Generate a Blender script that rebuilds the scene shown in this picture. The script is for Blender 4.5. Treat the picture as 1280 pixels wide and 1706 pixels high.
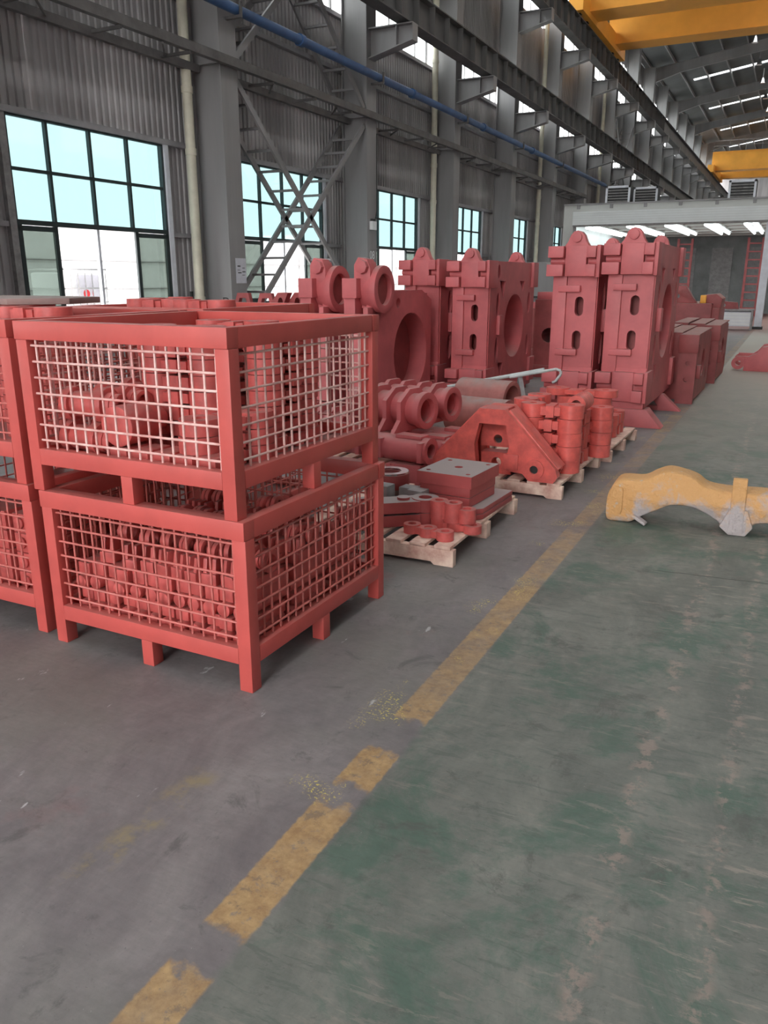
import bpy, bmesh, math, random
from mathutils import Vector, Matrix
from mathutils.geometry import tessellate_polygon
random.seed(7)
R = math.radians
scene = bpy.context.scene
for o in list(bpy.data.objects): bpy.data.objects.remove(o)
COL = scene.collection

# ------------------------------------------------------------------ camera, sky, exposure
cam = bpy.data.objects.new('camera', bpy.data.cameras.new('camera')); COL.objects.link(cam)
cam.data.sensor_fit = 'HORIZONTAL'; cam.data.sensor_width = 36.0; cam.data.lens = 36.0 * 1330 / 1280
cam.data.clip_start = 0.05; cam.data.clip_end = 500
cam.location = (0, 0, 1.6); cam.rotation_euler = (R(90 - 16.3825), 0, R(26.461))
scene.camera = cam
world = bpy.data.worlds.new('overcast'); scene.world = world; world.use_nodes = True
bg = world.node_tree.nodes['Background']; bg.inputs['Color'].default_value = (0.985, 0.98, 0.975, 1); bg.inputs['Strength'].default_value = 1.0
scene.view_settings.view_transform = 'Standard'; scene.view_settings.look = 'None'
scene.view_settings.gamma = 1.0; scene.view_settings.use_curve_mapping = False
scene.view_settings.exposure = 3.0
scene.cycles.max_bounces = 8; scene.cycles.diffuse_bounces = 5; scene.cycles.transparent_max_bounces = 12
scene.cycles.use_denoising = True

# ------------------------------------------------------------------ mesh collector
class MB:
    def __init__(s): s.v = []; s.f = []
    def add(s, vs, fs):
        n = len(s.v); s.v += [tuple(p) for p in vs]; s.f += [tuple(i + n for i in f) for f in fs]; return s
    def box(s, x0, x1, y0, y1, z0, z1):
        return s.add([(x0,y0,z0),(x1,y0,z0),(x1,y1,z0),(x0,y1,z0),(x0,y0,z1),(x1,y0,z1),(x1,y1,z1),(x0,y1,z1)],
                     [(3,2,1,0),(4,5,6,7),(0,1,5,4),(1,2,6,5),(2,3,7,6),(3,0,4,7)])
    def bar(s, a, b, w, h, up=(0,0,1)):
        a = Vector(a); b = Vector(b); d = (b-a).normalized(); u = Vector(up)
        if abs(d.dot(u)) > .99: u = Vector((0,1,0))
        x = d.cross(u).normalized()*w/2; y = x.cross(d).normalized()*h/2
        c = [a-x-y, a+x-y, a+x+y, a-x+y, b-x-y, b+x-y, b+x+y, b-x+y]
        return s.add(c, [(0,1,2,3),(7,6,5,4),(0,4,5,1),(1,5,6,2),(2,6,7,3),(3,7,4,0)])
    def _frame(s, a, b):
        a = Vector(a); b = Vector(b); d = (b-a).normalized()
        u = Vector((0,0,1)) if abs(d.z) < .9 else Vector((1,0,0))
        x = d.cross(u).normalized(); y = x.cross(d).normalized(); return a, b, x, y
    def cyl(s, a, b, r, n=16, r2=None):
        a, b, x, y = s._frame(a, b); r2 = r if r2 is None else r2
        vs = [a+(x*math.cos(t)+y*math.sin(t))*r for t in [2*math.pi*i/n for i in range(n)]]
        vs += [b+(x*math.cos(t)+y*math.sin(t))*r2 for t in [2*math.pi*i/n for i in range(n)]]
        fs = [(i, (i+1)%n, n+(i+1)%n, n+i) for i in range(n)] + [tuple(range(n-1,-1,-1)), tuple(range(n,2*n))]
        return s.add(vs, fs)
    def tube(s, a, b, ro, ri, n=24):
        a, b, x, y = s._frame(a, b); vs = []
        for p, r in ((a,ro),(b,ro),(b,ri),(a,ri)):
            vs += [p+(x*math.cos(t)+y*math.sin(t))*r for t in [2*math.pi*i/n for i in range(n)]]
        fs = []
        for k in range(4):
            for i in range(n): fs.append((k*n+i, k*n+(i+1)%n, ((k+1)%4)*n+(i+1)%n, ((k+1)%4)*n+i))
        return s.add(vs, fs)
    def path(s, pts, r, n=8):
        for a, b in zip(pts, pts[1:]): s.cyl(a, b, r, n)
        return s
    def prism(s, outer, axis, a0, a1, holes=()):
        loops = [list(outer)] + [list(h) for h in holes]; flat = [p for l in loops for p in l]; n = len(flat)
        def P(p, a):
            return {'x': (a, p[0], p[1]), 'y': (p[0], a, p[1]), 'z': (p[0], p[1], a)}[axis]
        vs = [P(p, a0) for p in flat] + [P(p, a1) for p in flat]; fs = []
        if holes:
            tr = tessellate_polygon([[Vector((p[0],p[1],0)) for p in l] for l in loops])
            fs += [tuple(t) for t in tr] + [tuple(i+n for i in reversed(t)) for t in tr]
        else: fs += [tuple(range(n)), tuple(range(2*n-1, n-1, -1))]
        k = 0
        for l in loops:
            m = len(l)
            for i in range(m): fs.append((k+i, k+(i+1)%m, n+k+(i+1)%m, n+k+i))
            k += m
        return s.add(vs, fs)
    def move(s, M):
        s.v = [tuple(M @ Vector(p)) for p in s.v]; return s
    def mesh(s, name, mat, bevel=0, smooth=35, seg=2):
        bm = bmesh.new(); vs = [bm.verts.new(p) for p in s.v]
        for f in s.f:
            try: bm.faces.new([vs[i] for i in f])
            except ValueError: pass
        bmesh.ops.recalc_face_normals(bm, faces=bm.faces)
        if bevel:
            ed = [e for e in bm.edges if len(e.link_faces) == 2 and e.calc_face_angle(0) > R(40)]
            bmesh.ops.bevel(bm, geom=ed, offset=bevel, segments=seg, affect='EDGES', clamp_overlap=True, profile=.6)
        me = bpy.data.meshes.new(name); bm.to_mesh(me); bm.free(); me.materials.append(mat)
        me.shade_smooth(); me.set_sharp_from_angle(angle=R(smooth)); return me
    def build(s, name, mat, parent=None, bevel=0, smooth=35, loc=None):
        return place(name, s.mesh(name, mat, bevel, smooth), parent, loc)

def place(name, me, parent=None, loc=None, rz=0, rot=None):
    o = bpy.data.objects.new(name, me); COL.objects.link(o); o.parent = parent
    if loc: o.location = loc
    if rot: o.rotation_euler = rot
    elif rz: o.rotation_euler = (0,0,rz)
    return o
def tag(o, label, cat=None, group=None, kind=None):
    o['label'] = label
    if cat: o['category'] = cat
    if group: o['group'] = group
    if kind: o['kind'] = kind
    return o
def thing(name, label, cat, loc=(0,0,0), rz=0, group=None, kind=None):
    o = bpy.data.objects.new(name, None); COL.objects.link(o); o.location = loc; o.rotation_euler = (0,0,rz)
    o.empty_display_size = .1
    return tag(o, label, cat, group, kind)
def copy_tree(o, label=None, loc=None, rz=None, parent=None):
    c = o.copy(); COL.objects.link(c); c.parent = parent
    if label: c['label'] = label
    if loc: c.location = loc
    if rz is not None: c.rotation_euler = (0,0,rz)
    for ch in list(o.children): copy_tree(ch, parent=c)
    return c
def circ(cx, cy, r, n=24, ry=None, a0=0):
    ry = r if ry is None else ry
    return [(cx+r*math.cos(a0+2*math.pi*i/n), cy+ry*math.sin(a0+2*math.pi*i/n)) for i in range(n)]
def slot(cx, cy, w, h, n=8):
    r = w/2; d = h/2-r; p = []
    for i in range(n+1): t = math.pi*i/n; p.append((cx+r*math.cos(t), cy+d+r*math.sin(t)))
    for i in range(n+1): t = math.pi+math.pi*i/n; p.append((cx+r*math.cos(t), cy-d+r*math.sin(t)))
    return p

# ------------------------------------------------------------------ materials
def newmat(name):
    m = bpy.data.materials.new(name); m.use_nodes = True; nt = m.node_tree
    return m, nt, nt.nodes['Principled BSDF']
def nd(nt, t, **kw):
    n = nt.nodes.new(t)
    for k, v in kw.items():
        if k.startswith('i_'): n.inputs[k[2:].replace('_',' ')].default_value = v
        else: setattr(n, k, v)
    return n
def mix(nt, fac, a, b, blend='MIX'):
    n = nt.nodes.new('ShaderNodeMix'); n.data_type = 'RGBA'; n.blend_type = blend
    for i, x in ((0, fac), (6, a), (7, b)):
        if hasattr(x, 'is_output'): nt.links.new(x, n.inputs[i])
        elif i == 0: n.inputs[0].default_value = x
        else: n.inputs[i].default_value = (*x, 1) if len(x) == 3 else x
    return n.outputs[2]
def noise(nt, scale, detail=4, rough=.55, co=None, dist=0):
    n = nd(nt, 'ShaderNodeTexNoise'); n.inputs['Scale'].default_value = scale; n.inputs['Detail'].default_value = detail
    n.inputs['Roughness'].default_value = rough; n.inputs['Distortion'].default_value = dist
    if co is not None: nt.links.new(co, n.inputs['Vector'])
    return n.outputs['Fac']
def ramp(nt, x, a, b, smooth=False):
    n = nd(nt, 'ShaderNodeMapRange'); n.inputs[1].default_value = a; n.inputs[2].default_value = b
    n.interpolation_type = 'SMOOTHSTEP' if smooth else 'LINEAR'; nt.links.new(x, n.inputs[0]); return n.outputs[0]
def mth(nt, op, a, b=None, c=None):
    n = nd(nt, 'ShaderNodeMath', operation=op)
    for i, x in enumerate((a, b, c)):
        if x is None: continue
        if hasattr(x, 'is_output'): nt.links.new(x, n.inputs[i])
        else: n.inputs[i].default_value = x
    return n.outputs[0]
def wpos(nt): return nd(nt, 'ShaderNodeNewGeometry').outputs['Position']
def painted(name, col, rough=.5, var=.25, scale=6, dust=0, dustcol=(.30,.235,.21), metal=0, spec=.5, streak=False, bump=0, dark=None, dn=(.2,.6)):
    m, nt, b = newmat(name); P = wpos(nt)
    if streak:
        mp = nd(nt, 'ShaderNodeMapping'); mp.inputs['Scale'].default_value = (1,1,.12); nt.links.new(P, mp.inputs['Vector']); P2 = mp.outputs[0]
    else: P2 = P
    f = noise(nt, scale, 5, .6, P2); lo = dark or tuple(c*(1-var) for c in col); hi = tuple(min(1, c*(1+var*.7)) for c in col)
    c = mix(nt, ramp(nt, f, .32, .68), lo, hi)
    if dust:
        nz = nd(nt, 'ShaderNodeSeparateXYZ'); nt.links.new(nd(nt, 'ShaderNodeNewGeometry').outputs['Normal'], nz.inputs[0])
        k = mth(nt, 'MULTIPLY', ramp(nt, nz.outputs[2], .55, .95), ramp(nt, noise(nt, scale*1.7, 5, .6, P), *dn))
        c = mix(nt, mth(nt, 'MULTIPLY', k, dust), c, dustcol)
    nt.links.new(c, b.inputs['Base Color']); b.inputs['Roughness'].default_value = rough; b.inputs['Metallic'].default_value = metal
    b.inputs['Specular IOR Level'].default_value = spec
    if bump:
        bp = nd(nt, 'ShaderNodeBump'); bp.inputs['Strength'].default_value = bump; bp.inputs['Distance'].default_value = .01
        nt.links.new(noise(nt, 60, 3, .6, P), bp.inputs['Height']); nt.links.new(bp.outputs[0], b.inputs['Normal'])
    return m
CRATE = painted('crate_paint', (.56,.090,.078), .42, .12, 4, dust=.35)
WIRE = painted('wire_paint', (.58,.15,.13), .22, .12, 9, spec=.9)
LINKP = painted('link_paint', (.60,.115,.105), .45, .22, 14, dust=.45)
LINKS = painted('shiny_link_paint', (.72,.135,.115), .30, .22, 12, dust=.25)
CAST = painted('casting_paint', (.56,.128,.135), .5, .16, 3, dust=.6, bump=.05)
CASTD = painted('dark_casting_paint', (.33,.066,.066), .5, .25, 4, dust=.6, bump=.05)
DUSTY = painted('dusty_casting_paint', (.40,.135,.12), .6, .25, 6, dust=.85, dustcol=(.33,.27,.25))
PLATEP = painted('plate_paint', (.46,.09,.09), .5, .15, 5, dust=.95, dustcol=(.34,.30,.29), dn=(-.2,.35))
DUSTPL = painted('dusty_brown_plate', (.30,.20,.185), .7, .2, 6, dust=.9, dustcol=(.32,.27,.25))
WOOD = painted('pallet_wood', (.80,.64,.53), .7, .25, 9, dark=(.55,.30,.24))
STEEL = painted('machined_steel', (.72,.72,.72), .25, .1, 20, metal=1)
ROD = painted('grey_rod_paint', (.50,.53,.53), .45, .15, 9)
GREYP = painted('dull_grey_metal', (.30,.29,.29), .55, .25, 8)
COLM = painted('column_paint', (.265,.255,.258), .55, .18, 1.4, streak=True)
BEAMM = painted('beam_paint', (.115,.11,.108), .6, .3, 1.5, streak=True)
RAILM = painted('tray_paint', (.12,.112,.11), .6, .3, 3)
CLAD = painted('cladding_metal', (.45,.43,.435), .45, .2, 1.3, streak=True, dark=(.28,.265,.27))
GIRT = painted('girt_paint', (.33,.32,.33), .5, .15, 3)
FRAME = painted('window_frame_paint', (.022,.036,.038), .4, .2, 5)
WHITEF = painted('white_frame_paint', (.72,.74,.80), .5, .1, 5)
PIPEC = painted('cream_pipe', (.60,.56,.45), .5, .14, 3)
PIPEB = painted('blue_pipe_paint', (.05,.115,.265), .42, .25, 3)
ORANGE = painted('crane_paint', (.95,.42,.055), .5, .12, .7)
ROOFM = painted('roof_sheet', (.13,.135,.14), .6, .2, .6)
BOOTH = painted('booth_panel', (.55,.555,.53), .5, .06, 2)
BOOTHW = painted('booth_white', (.75,.78,.78), .5, .05, 2)
BOOTHD = painted('booth_back', (.21,.22,.22), .6, .3, 1.2)
BLACK = painted('black_paint', (.02,.02,.02), .5, .2, 5)
WHITE = painted('white_plastic', (.85,.86,.87), .5, .05, 3)
PAPER = painted('paper', (.62,.62,.68), .7, .08, 9)
REDLBL = painted('red_label', (.7,.03,.04), .5, .1, 9)
YCAST = None
def mat_yellow_casting():
    m, nt, b = newmat('yellow_primer_casting'); P = wpos(nt); s = nd(nt, 'ShaderNodeSeparateXYZ'); nt.links.new(P, s.inputs[0])
    n1 = noise(nt, 5, 5, .65, P, .4)
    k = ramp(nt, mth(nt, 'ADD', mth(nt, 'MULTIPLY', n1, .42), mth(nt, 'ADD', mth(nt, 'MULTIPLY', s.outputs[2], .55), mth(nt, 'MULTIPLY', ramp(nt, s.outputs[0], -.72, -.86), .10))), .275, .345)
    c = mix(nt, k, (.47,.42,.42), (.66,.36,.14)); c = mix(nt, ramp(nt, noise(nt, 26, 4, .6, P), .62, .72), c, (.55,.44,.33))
    nt.links.new(c, b.inputs['Base Color']); b.inputs['Roughness'].default_value = .6
    bp = nd(nt, 'ShaderNodeBump'); bp.inputs['Strength'].default_value = .8; bp.inputs['Distance'].default_value = .03
    nt.links.new(noise(nt, 18, 5, .6, P), bp.inputs['Height']); nt.links.new(bp.outputs[0], b.inputs['Normal']); return m
YCAST = mat_yellow_casting()
def mat_glass(name, tint, gloss=.06):
    m, nt, b = newmat(name); nt.nodes.remove(b)
    t = nd(nt, 'ShaderNodeBsdfTransparent'); t.inputs[0].default_value = (*tint, 1)
    g = nd(nt, 'ShaderNodeBsdfGlossy'); g.inputs['Roughness'].default_value = .05
    mx = nd(nt, 'ShaderNodeMixShader'); mx.inputs[0].default_value = gloss
    nt.links.new(t.outputs[0], mx.inputs[1]); nt.links.new(g.outputs[0], mx.inputs[2])
    nt.links.new(mx.outputs[0], nt.nodes['Material Output'].inputs['Surface']); return m
G_TINT = mat_glass('blue_green_glass', (.315,.39,.395)); G_SASH = mat_glass('dusty_sash_glass', (.37,.41,.385), .08)
G_CLEAR = mat_glass('clear_glass', (.85,.88,.88)); G_SKY = mat_glass('skylight_sheet', (.82,.83,.83), .05)
def mat_emit(name, col, st):
    m, nt, b = newmat(name); b.inputs['Emission Color'].default_value = (*col, 1); b.inputs['Emission Strength'].default_value = st
    n = noise(nt, 3); nt.links.new(mix(nt, n, (.9,.9,.9), (1,1,1)), b.inputs['Base Color']); return m
TUBE = mat_emit('lit_tube', (.9,1,1), .6)

def mat_floor():
    m, nt, b = newmat('painted_concrete'); P = wpos(nt); s = nd(nt, 'ShaderNodeSeparateXYZ'); nt.links.new(P, s.inputs[0]); X, Y = s.outputs[0], s.outputs[1]
    def band(v, c, h, soft): return mth(nt, 'SUBTRACT', 1, ramp(nt, mth(nt, 'ABSOLUTE', mth(nt, 'SUBTRACT', v, c)), h-soft, h+soft))
    mp = nd(nt, 'ShaderNodeMapping'); mp.inputs['Scale'].default_value = (1,.55,1); nt.links.new(P, mp.inputs['Vector']); PS = mp.outputs[0]
    big = noise(nt, .9, 5, .6, P); mid = noise(nt, 3.2, 9, .70, PS, .5); fine = noise(nt, 19, 8, .74, P); grit = noise(nt, 95, 4, .7, P)
    # scuffs dragged across the aisle, seen as short dashes
    mp2 = nd(nt, 'ShaderNodeMapping'); mp2.inputs['Rotation'].default_value = (0,0,R(-26)); mp2.inputs['Scale'].default_value = (.55,2.6,1); nt.links.new(P, mp2.inputs['Vector'])
    scuff = noise(nt, 10, 7, .72, mp2.outputs[0], .35); scuff2 = noise(nt, 26, 6, .7, mp2.outputs[0], .2)
    tone = mth(nt, 'ADD', .62, mth(nt, 'ADD', mth(nt, 'MULTIPLY', fine, .42), mth(nt, 'MULTIPLY', scuff2, .34)))
    def toned(c):
        n = nt.nodes.new('ShaderNodeVectorMath'); n.operation = 'SCALE'; nt.links.new(c, n.inputs[0]); nt.links.new(tone, n.inputs[3]); return n.outputs[0]
    # bare concrete, mauve grey with darker stains
    con = mix(nt, ramp(nt, mid, .34, .66), (.140,.126,.130), (.240,.217,.217))
    con = mix(nt, mth(nt, 'MULTIPLY', ramp(nt, big, .50, .62), .55), con, (.178,.176,.158))
    con = mix(nt, mth(nt, 'MULTIPLY', ramp(nt, noise(nt, 4.5, 8, .74, P, .6), .58, .66), .62), con, (.085,.080,.080))
    con = mix(nt, mth(nt, 'MULTIPLY', ramp(nt, noise(nt, 2.3, 4, .6, P), .62, .72), .35), con, (.24,.12,.12))
    # green floor paint, worn through to pale concrete in places
    gr = mix(nt, ramp(nt, mid, .36, .64), (.108,.120,.105), (.205,.208,.184))
    gr = mix(nt, mth(nt, 'MULTIPLY', ramp(nt, noise(nt, 1.9, 9, .72, P, .4), .50, .60), .75), gr, (.062,.120,.090))
    gr = mix(nt, mth(nt, 'MULTIPLY', ramp(nt, noise(nt, 3.4, 9, .76, P, .5), .56, .62), .62), gr, (.085,.086,.078))
    side = ramp(nt, X, -.6, .5)
    gr = mix(nt, mth(nt, 'MULTIPLY', ramp(nt, scuff, .56, .61), mth(nt, 'MULTIPLY', ramp(nt, big, .42, .54), mth(nt, 'ADD', .35, mth(nt, 'MULTIPLY', side, .5)))), gr, (.30,.262,.225))
    gr = mix(nt, mth(nt, 'MULTIPLY', ramp(nt, scuff, .44, .39), .45), gr, (.075,.095,.082))
    # wheel worn tracks along the aisle
    for cx, w in ((-.26,.03),(.005,.022),(.30,.06)):
        wob = mth(nt, 'ADD', X, mth(nt, 'MULTIPLY', mth(nt, 'SUBTRACT', noise(nt, 5, 4, .6, P), .5), .10))
        gr = mix(nt, mth(nt, 'MULTIPLY', band(wob, cx, w, .015), mth(nt, 'MULTIPLY', ramp(nt, noise(nt, 13, 7, .72, P), .50, .56), .6)), gr, (.33,.25,.215))
    con = toned(con); gr = toned(gr)
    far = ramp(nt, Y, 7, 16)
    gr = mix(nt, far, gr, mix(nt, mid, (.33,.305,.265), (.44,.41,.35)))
    wobx = mth(nt, 'ADD', X, mth(nt, 'MULTIPLY', mth(nt, 'SUBTRACT', noise(nt, 6, 4, .6, P), .5), .05))
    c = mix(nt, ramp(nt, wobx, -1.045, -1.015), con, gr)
    # yellow aisle line with worn gaps
    edge = mth(nt, 'ADD', X, mth(nt, 'MULTIPLY', mth(nt, 'SUBTRACT', noise(nt, 30, 4, .6, P), .5), .02))
    line = band(edge, -1.10, .068, .004)
    yw = mth(nt, 'ADD', Y, mth(nt, 'MULTIPLY', mth(nt, 'SUBTRACT', noise(nt, 12, 4, .6, P), .5), .16))
    gaps = None
    for a, d, k in ((.5,1.17,1),(1.30,1.87,1),(1.98,2.19,1),(2.43,30,.85)):
        seg = mth(nt, 'MULTIPLY', mth(nt, 'MULTIPLY', ramp(nt, yw, a-.01, a+.015), mth(nt, 'SUBTRACT', 1, ramp(nt, yw, d-.015, d+.01))), k)
        gaps = seg if gaps is None else mth(nt, 'MAXIMUM', gaps, seg)
    faint = mth(nt, 'SUBTRACT', 1, mth(nt, 'MULTIPLY', ramp(nt, noise(nt, 2.2, 5, .7, P, .4), .46, .62), mth(nt, 'ADD', .25, mth(nt, 'MULTIPLY', ramp(nt, Y, 2.4, 6), .75))))
    wearn = mth(nt, 'SUBTRACT', 1, mth(nt, 'MULTIPLY', ramp(nt, noise(nt, 24, 5, .7, P), .58, .66), .6))
    lm = mth(nt, 'MULTIPLY', mth(nt, 'MULTIPLY', line, gaps), mth(nt, 'MULTIPLY', faint, wearn))
    lm = mth(nt, 'MULTIPLY', lm, mth(nt, 'SUBTRACT', 1, mth(nt, 'MULTIPLY', ramp(nt, Y, 3.6, 6.0), .5)))
    yc = mix(nt, ramp(nt, fine, .36, .64), (.30,.18,.085), (.48,.32,.155))
    yc = mix(nt, mth(nt, 'MULTIPLY', ramp(nt, noise(nt, 11, 8, .75, P), .56, .63), .7), yc, (.17,.13,.10))
    c = mix(nt, lm, c, yc)
    # remains of an older line on the bare side
    old = mth(nt, 'MULTIPLY', band(edge, -1.575, .05, .02), mth(nt, 'MULTIPLY', ramp(nt, Y, 1.15, 1.3), mth(nt, 'SUBTRACT', 1, ramp(nt, Y, 1.78, 1.85))))
    c = mix(nt, mth(nt, 'MULTIPLY', old, mth(nt, 'MULTIPLY', ramp(nt, noise(nt, 8, 5, .7, P), .46, .6), .6)), c, (.29,.235,.11))
    # yellow chips and white paint scrapes
    chips = mth(nt, 'MULTIPLY', ramp(nt, grit, .56, .60), mth(nt, 'MULTIPLY', band(X, -1.17, .10, .05), ramp(nt, noise(nt, 3.4, 5, .6, P), .55, .60)))
    chips = mth(nt, 'MULTIPLY', chips, ramp(nt, Y, 1.75, 1.9))
    c = mix(nt, chips, c, (.68,.55,.12))
    mp3 = nd(nt, 'ShaderNodeMapping'); mp3.inputs['Rotation'].default_value = (0,0,R(25)); mp3.inputs['Scale'].default_value = (3.2,1,1); nt.links.new(P, mp3.inputs['Vector'])
    scr = mth(nt, 'MULTIPLY', ramp(nt, noise(nt, 3.1, 5, .6, mp3.outputs[0]), .67, .70), mth(nt, 'MULTIPLY', mth(nt, 'SUBTRACT', 1, ramp(nt, X, -1.3, -1.2)), mth(nt, 'SUBTRACT', 1, ramp(nt, Y, 3, 4))))
    c = mix(nt, mth(nt, 'MULTIPLY', scr, .8), c, (.55,.54,.55))
    c = mix(nt, mth(nt, 'MULTIPLY', ramp(nt, grit, .69, .72), .5), c, (.5,.5,.47))
    c = mix(nt, mth(nt, 'MULTIPLY', ramp(nt, mth(nt, 'SUBTRACT', 1, grit), .64, .70), .5), c, (.06,.06,.06))
    jt = mth(nt, 'ADD', Y, mth(nt, 'ADD', mth(nt, 'MULTIPLY', X, -.1), mth(nt, 'MULTIPLY', mth(nt, 'SUBTRACT', noise(nt, 5, 4, .6, P), .5), .04)))
    c = mix(nt, mth(nt, 'MULTIPLY', band(jt, 4.56, .005, .003), mth(nt, 'MULTIPLY', ramp(nt, X, -.56, -.46), .85)), c, (.03,.03,.03))
    # red dust over the floor of the paint booth
    bo = mth(nt, 'MULTIPLY', ramp(nt, Y, 25, 29), mth(nt, 'SUBTRACT', 1, ramp(nt, Y, 41, 42)))
    c = mix(nt, mth(nt, 'MULTIPLY', bo, .7), c, (.30,.11,.095))
    nt.links.new(c, b.inputs['Base Color'])
    rr = mth(nt, 'ADD', .42, mth(nt, 'MULTIPLY', mid, .3)); nt.links.new(rr, b.inputs['Roughness'])
    bp = nd(nt, 'ShaderNodeBump'); bp.inputs['Strength'].default_value = .12; bp.inputs['Distance'].default_value = .01
    nt.links.new(fine, bp.inputs['Height']); nt.links.new(bp.outputs[0], b.inputs['Normal']); return m
FLOOR = mat_floor()
YARD = painted('yard_concrete', (.55,.55,.53), .8, .1, .5)

# ------------------------------------------------------------------ hall shell
XW, XE, Y0, Y1 = -11.45, 12.5, -13.0, 126.0            # left wall, right wall, open near end, far end
XC, BAY = -10.43, 6.06
def CY(k): return 14.17 + BAY*k
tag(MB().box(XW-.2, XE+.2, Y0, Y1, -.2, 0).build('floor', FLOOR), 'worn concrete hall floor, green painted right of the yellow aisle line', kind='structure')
tag(MB().box(-90, 90, -60, 180, -.45, -.25).build('yard_ground', YARD), 'pale concrete yard outside the hall windows', kind='structure')

# corrugated cladding of the left wall
def corr_mesh(name, length, z0, z1, pitch=.152, depth=.032):
    n = max(1, round(length/pitch)); p = length/n; v = []; f = []
    for i in range(n):
        y = i*p
        for yy, xx in ((y, 0), (y+p*.42, 0), (y+p*.52, depth), (y+p*.90, depth)): v += [(xx, yy, z0), (xx, yy, z1)]
    v += [(0, length, z0), (0, length, z1)]
    f = [(2*i, 2*i+2, 2*i+3, 2*i+1) for i in range(len(v)//2-1)]
    me = bpy.data.meshes.new(name); me.from_pydata(v, [], f); me.materials.append(CLAD); return me
wall_left = thing('wall_left', 'grey corrugated metal side wall of the hall with window bays', None, (XW,0,0), kind='structure')
rows = ((4.12,5.62),(5.62,8.02),(9.35,12.1),(14.35,15.6))
cm = {}
for k in range(-4, 18):
    y = CY(k)
    for r, (a, b) in enumerate(rows):
        parts = 3 if (k < 4 and r < 2) else 1
        for j in range(parts):
            L = BAY/parts + (.02 if parts > 1 else 0)
            me = cm.setdefault((r, parts), None) or corr_mesh('cladding_sheet', L, a, b); cm[(r, parts)] = me
            place('cladding_sheet', me, wall_left, (-.006*(j % 2), y + j*BAY/parts, 0))
    for nm, ya, yb, za, zb in (('l', 0, 1.37, 1.0, 4.12), ('r', 5.06, BAY, 1.0, 4.12), ('b', 0, BAY, 0, 1.0)):
        me = cm.setdefault(nm, None) or corr_mesh('cladding_sheet', yb-ya, za, zb); cm[nm] = me
        place('cladding_sheet', me, wall_left, (0, y+ya, 0))
gm = MB().box(.0,.12,0,BAY-.01,-.05,.05).mesh('girt', GIRT); gm2 = MB().box(.0,.08,0,.95,-.04,.04).mesh('girt', GIRT)
sm = MB().box(.0,.30,0,BAY-.01,-.14,.0).mesh('sill_beam', GREYP)
for k in range(-4, 18):
    for z in (4.12, 5.62, 6.75, 8.0): place('girt', gm, wall_left, (.02, CY(k), z))
    for ya in (.35, 5.12): place('girt', gm2, wall_left, (.02, CY(k)+ya, 2.42))
    place('sill_beam', sm, wall_left, (-.02, CY(k), 1.0))

# main windows of the left wall
def make_window():
    w = thing('window_1', '', None, kind='structure')
    ys = (0, .81, 1.75, 2.66, 3.58); zs = (1.03, 2.46, 3.27, 4.07)
    f = MB(); t = .055
    for y in (ys[0], ys[-1]): f.box(-.03,.06, y-t/2, y+t/2, zs[0], zs[-1])
    for z in (zs[0], zs[-1]): f.box(-.03,.06, ys[0], ys[-1], z-t/2, z+t/2)
    f.box(-.03,.07, ys[0], ys[-1], 2.42, 2.50); f.build('window_frame', FRAME, w)
    for y in ys[1:4]: MB().box(-.02,.05, y-.025, y+.025, 2.5, 4.05).build('mullion', FRAME, w)
    MB().box(-.02,.05, ys[0], ys[-1], 3.245, 3.295).build('transom', FRAME, w)
    MB().box(-.03,.04, 1.72, 1.78, 1.05, 2.42).build('mullion', WHITEF, w)
    MB().box(-.03,.10, ys[-1]+.03, ys[-1]+.14, .98, 4.07).build('jamb', WHITEF, w)
    MB().box(-.03,.10, ys[0]-.16, ys[0]-.03, .98, 4.07).build('jamb', GREYP, w)
    for i in range(4):
        for j in (1, 2): MB().box(-.004,.004, ys[i]+.02, ys[i+1]-.02, zs[j]+.02, zs[j+1]-.02).build('pane', G_TINT, w)
    for i in (0, 3):
        sh = MB(); a, b = ys[i], ys[i+1]
        for y in (a+.04, b-.04): sh.box(.03,.075, y-.04, y+.04, 1.05, 2.42)
        for z in (1.09, 2.37): sh.box(.03,.075, a, b, z-.04, z+.04)
        s_ = sh.build('sliding_sash', FRAME, w); MB().box(.045,.055, a+.07, b-.07, 1.12, 2.34).build('pane', G_SASH, s_)
    return w
W1 = make_window()
wl = ['large window with the open middle sashes behind the stacked crates, nearest of the row', 'window behind the crossed lattice bracing', 'window just right of the second column, above the boss castings',
      'narrow looking window between the third and fourth column', 'window left of the fifth column, far along the wall', 'sliver of window beside the paint booth']
for k in range(-4, 17):
    o = W1 if k == -4 else copy_tree(W1)
    o.name = 'window_%d' % (k+5); o.location = (XW+.02, CY(k)+1.47, 0)
    o['label'] = wl[k+1] if 0 <= k+1 < len(wl) else 'window of the left wall hidden from the aisle, bay %d along' % (k+5)

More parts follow.
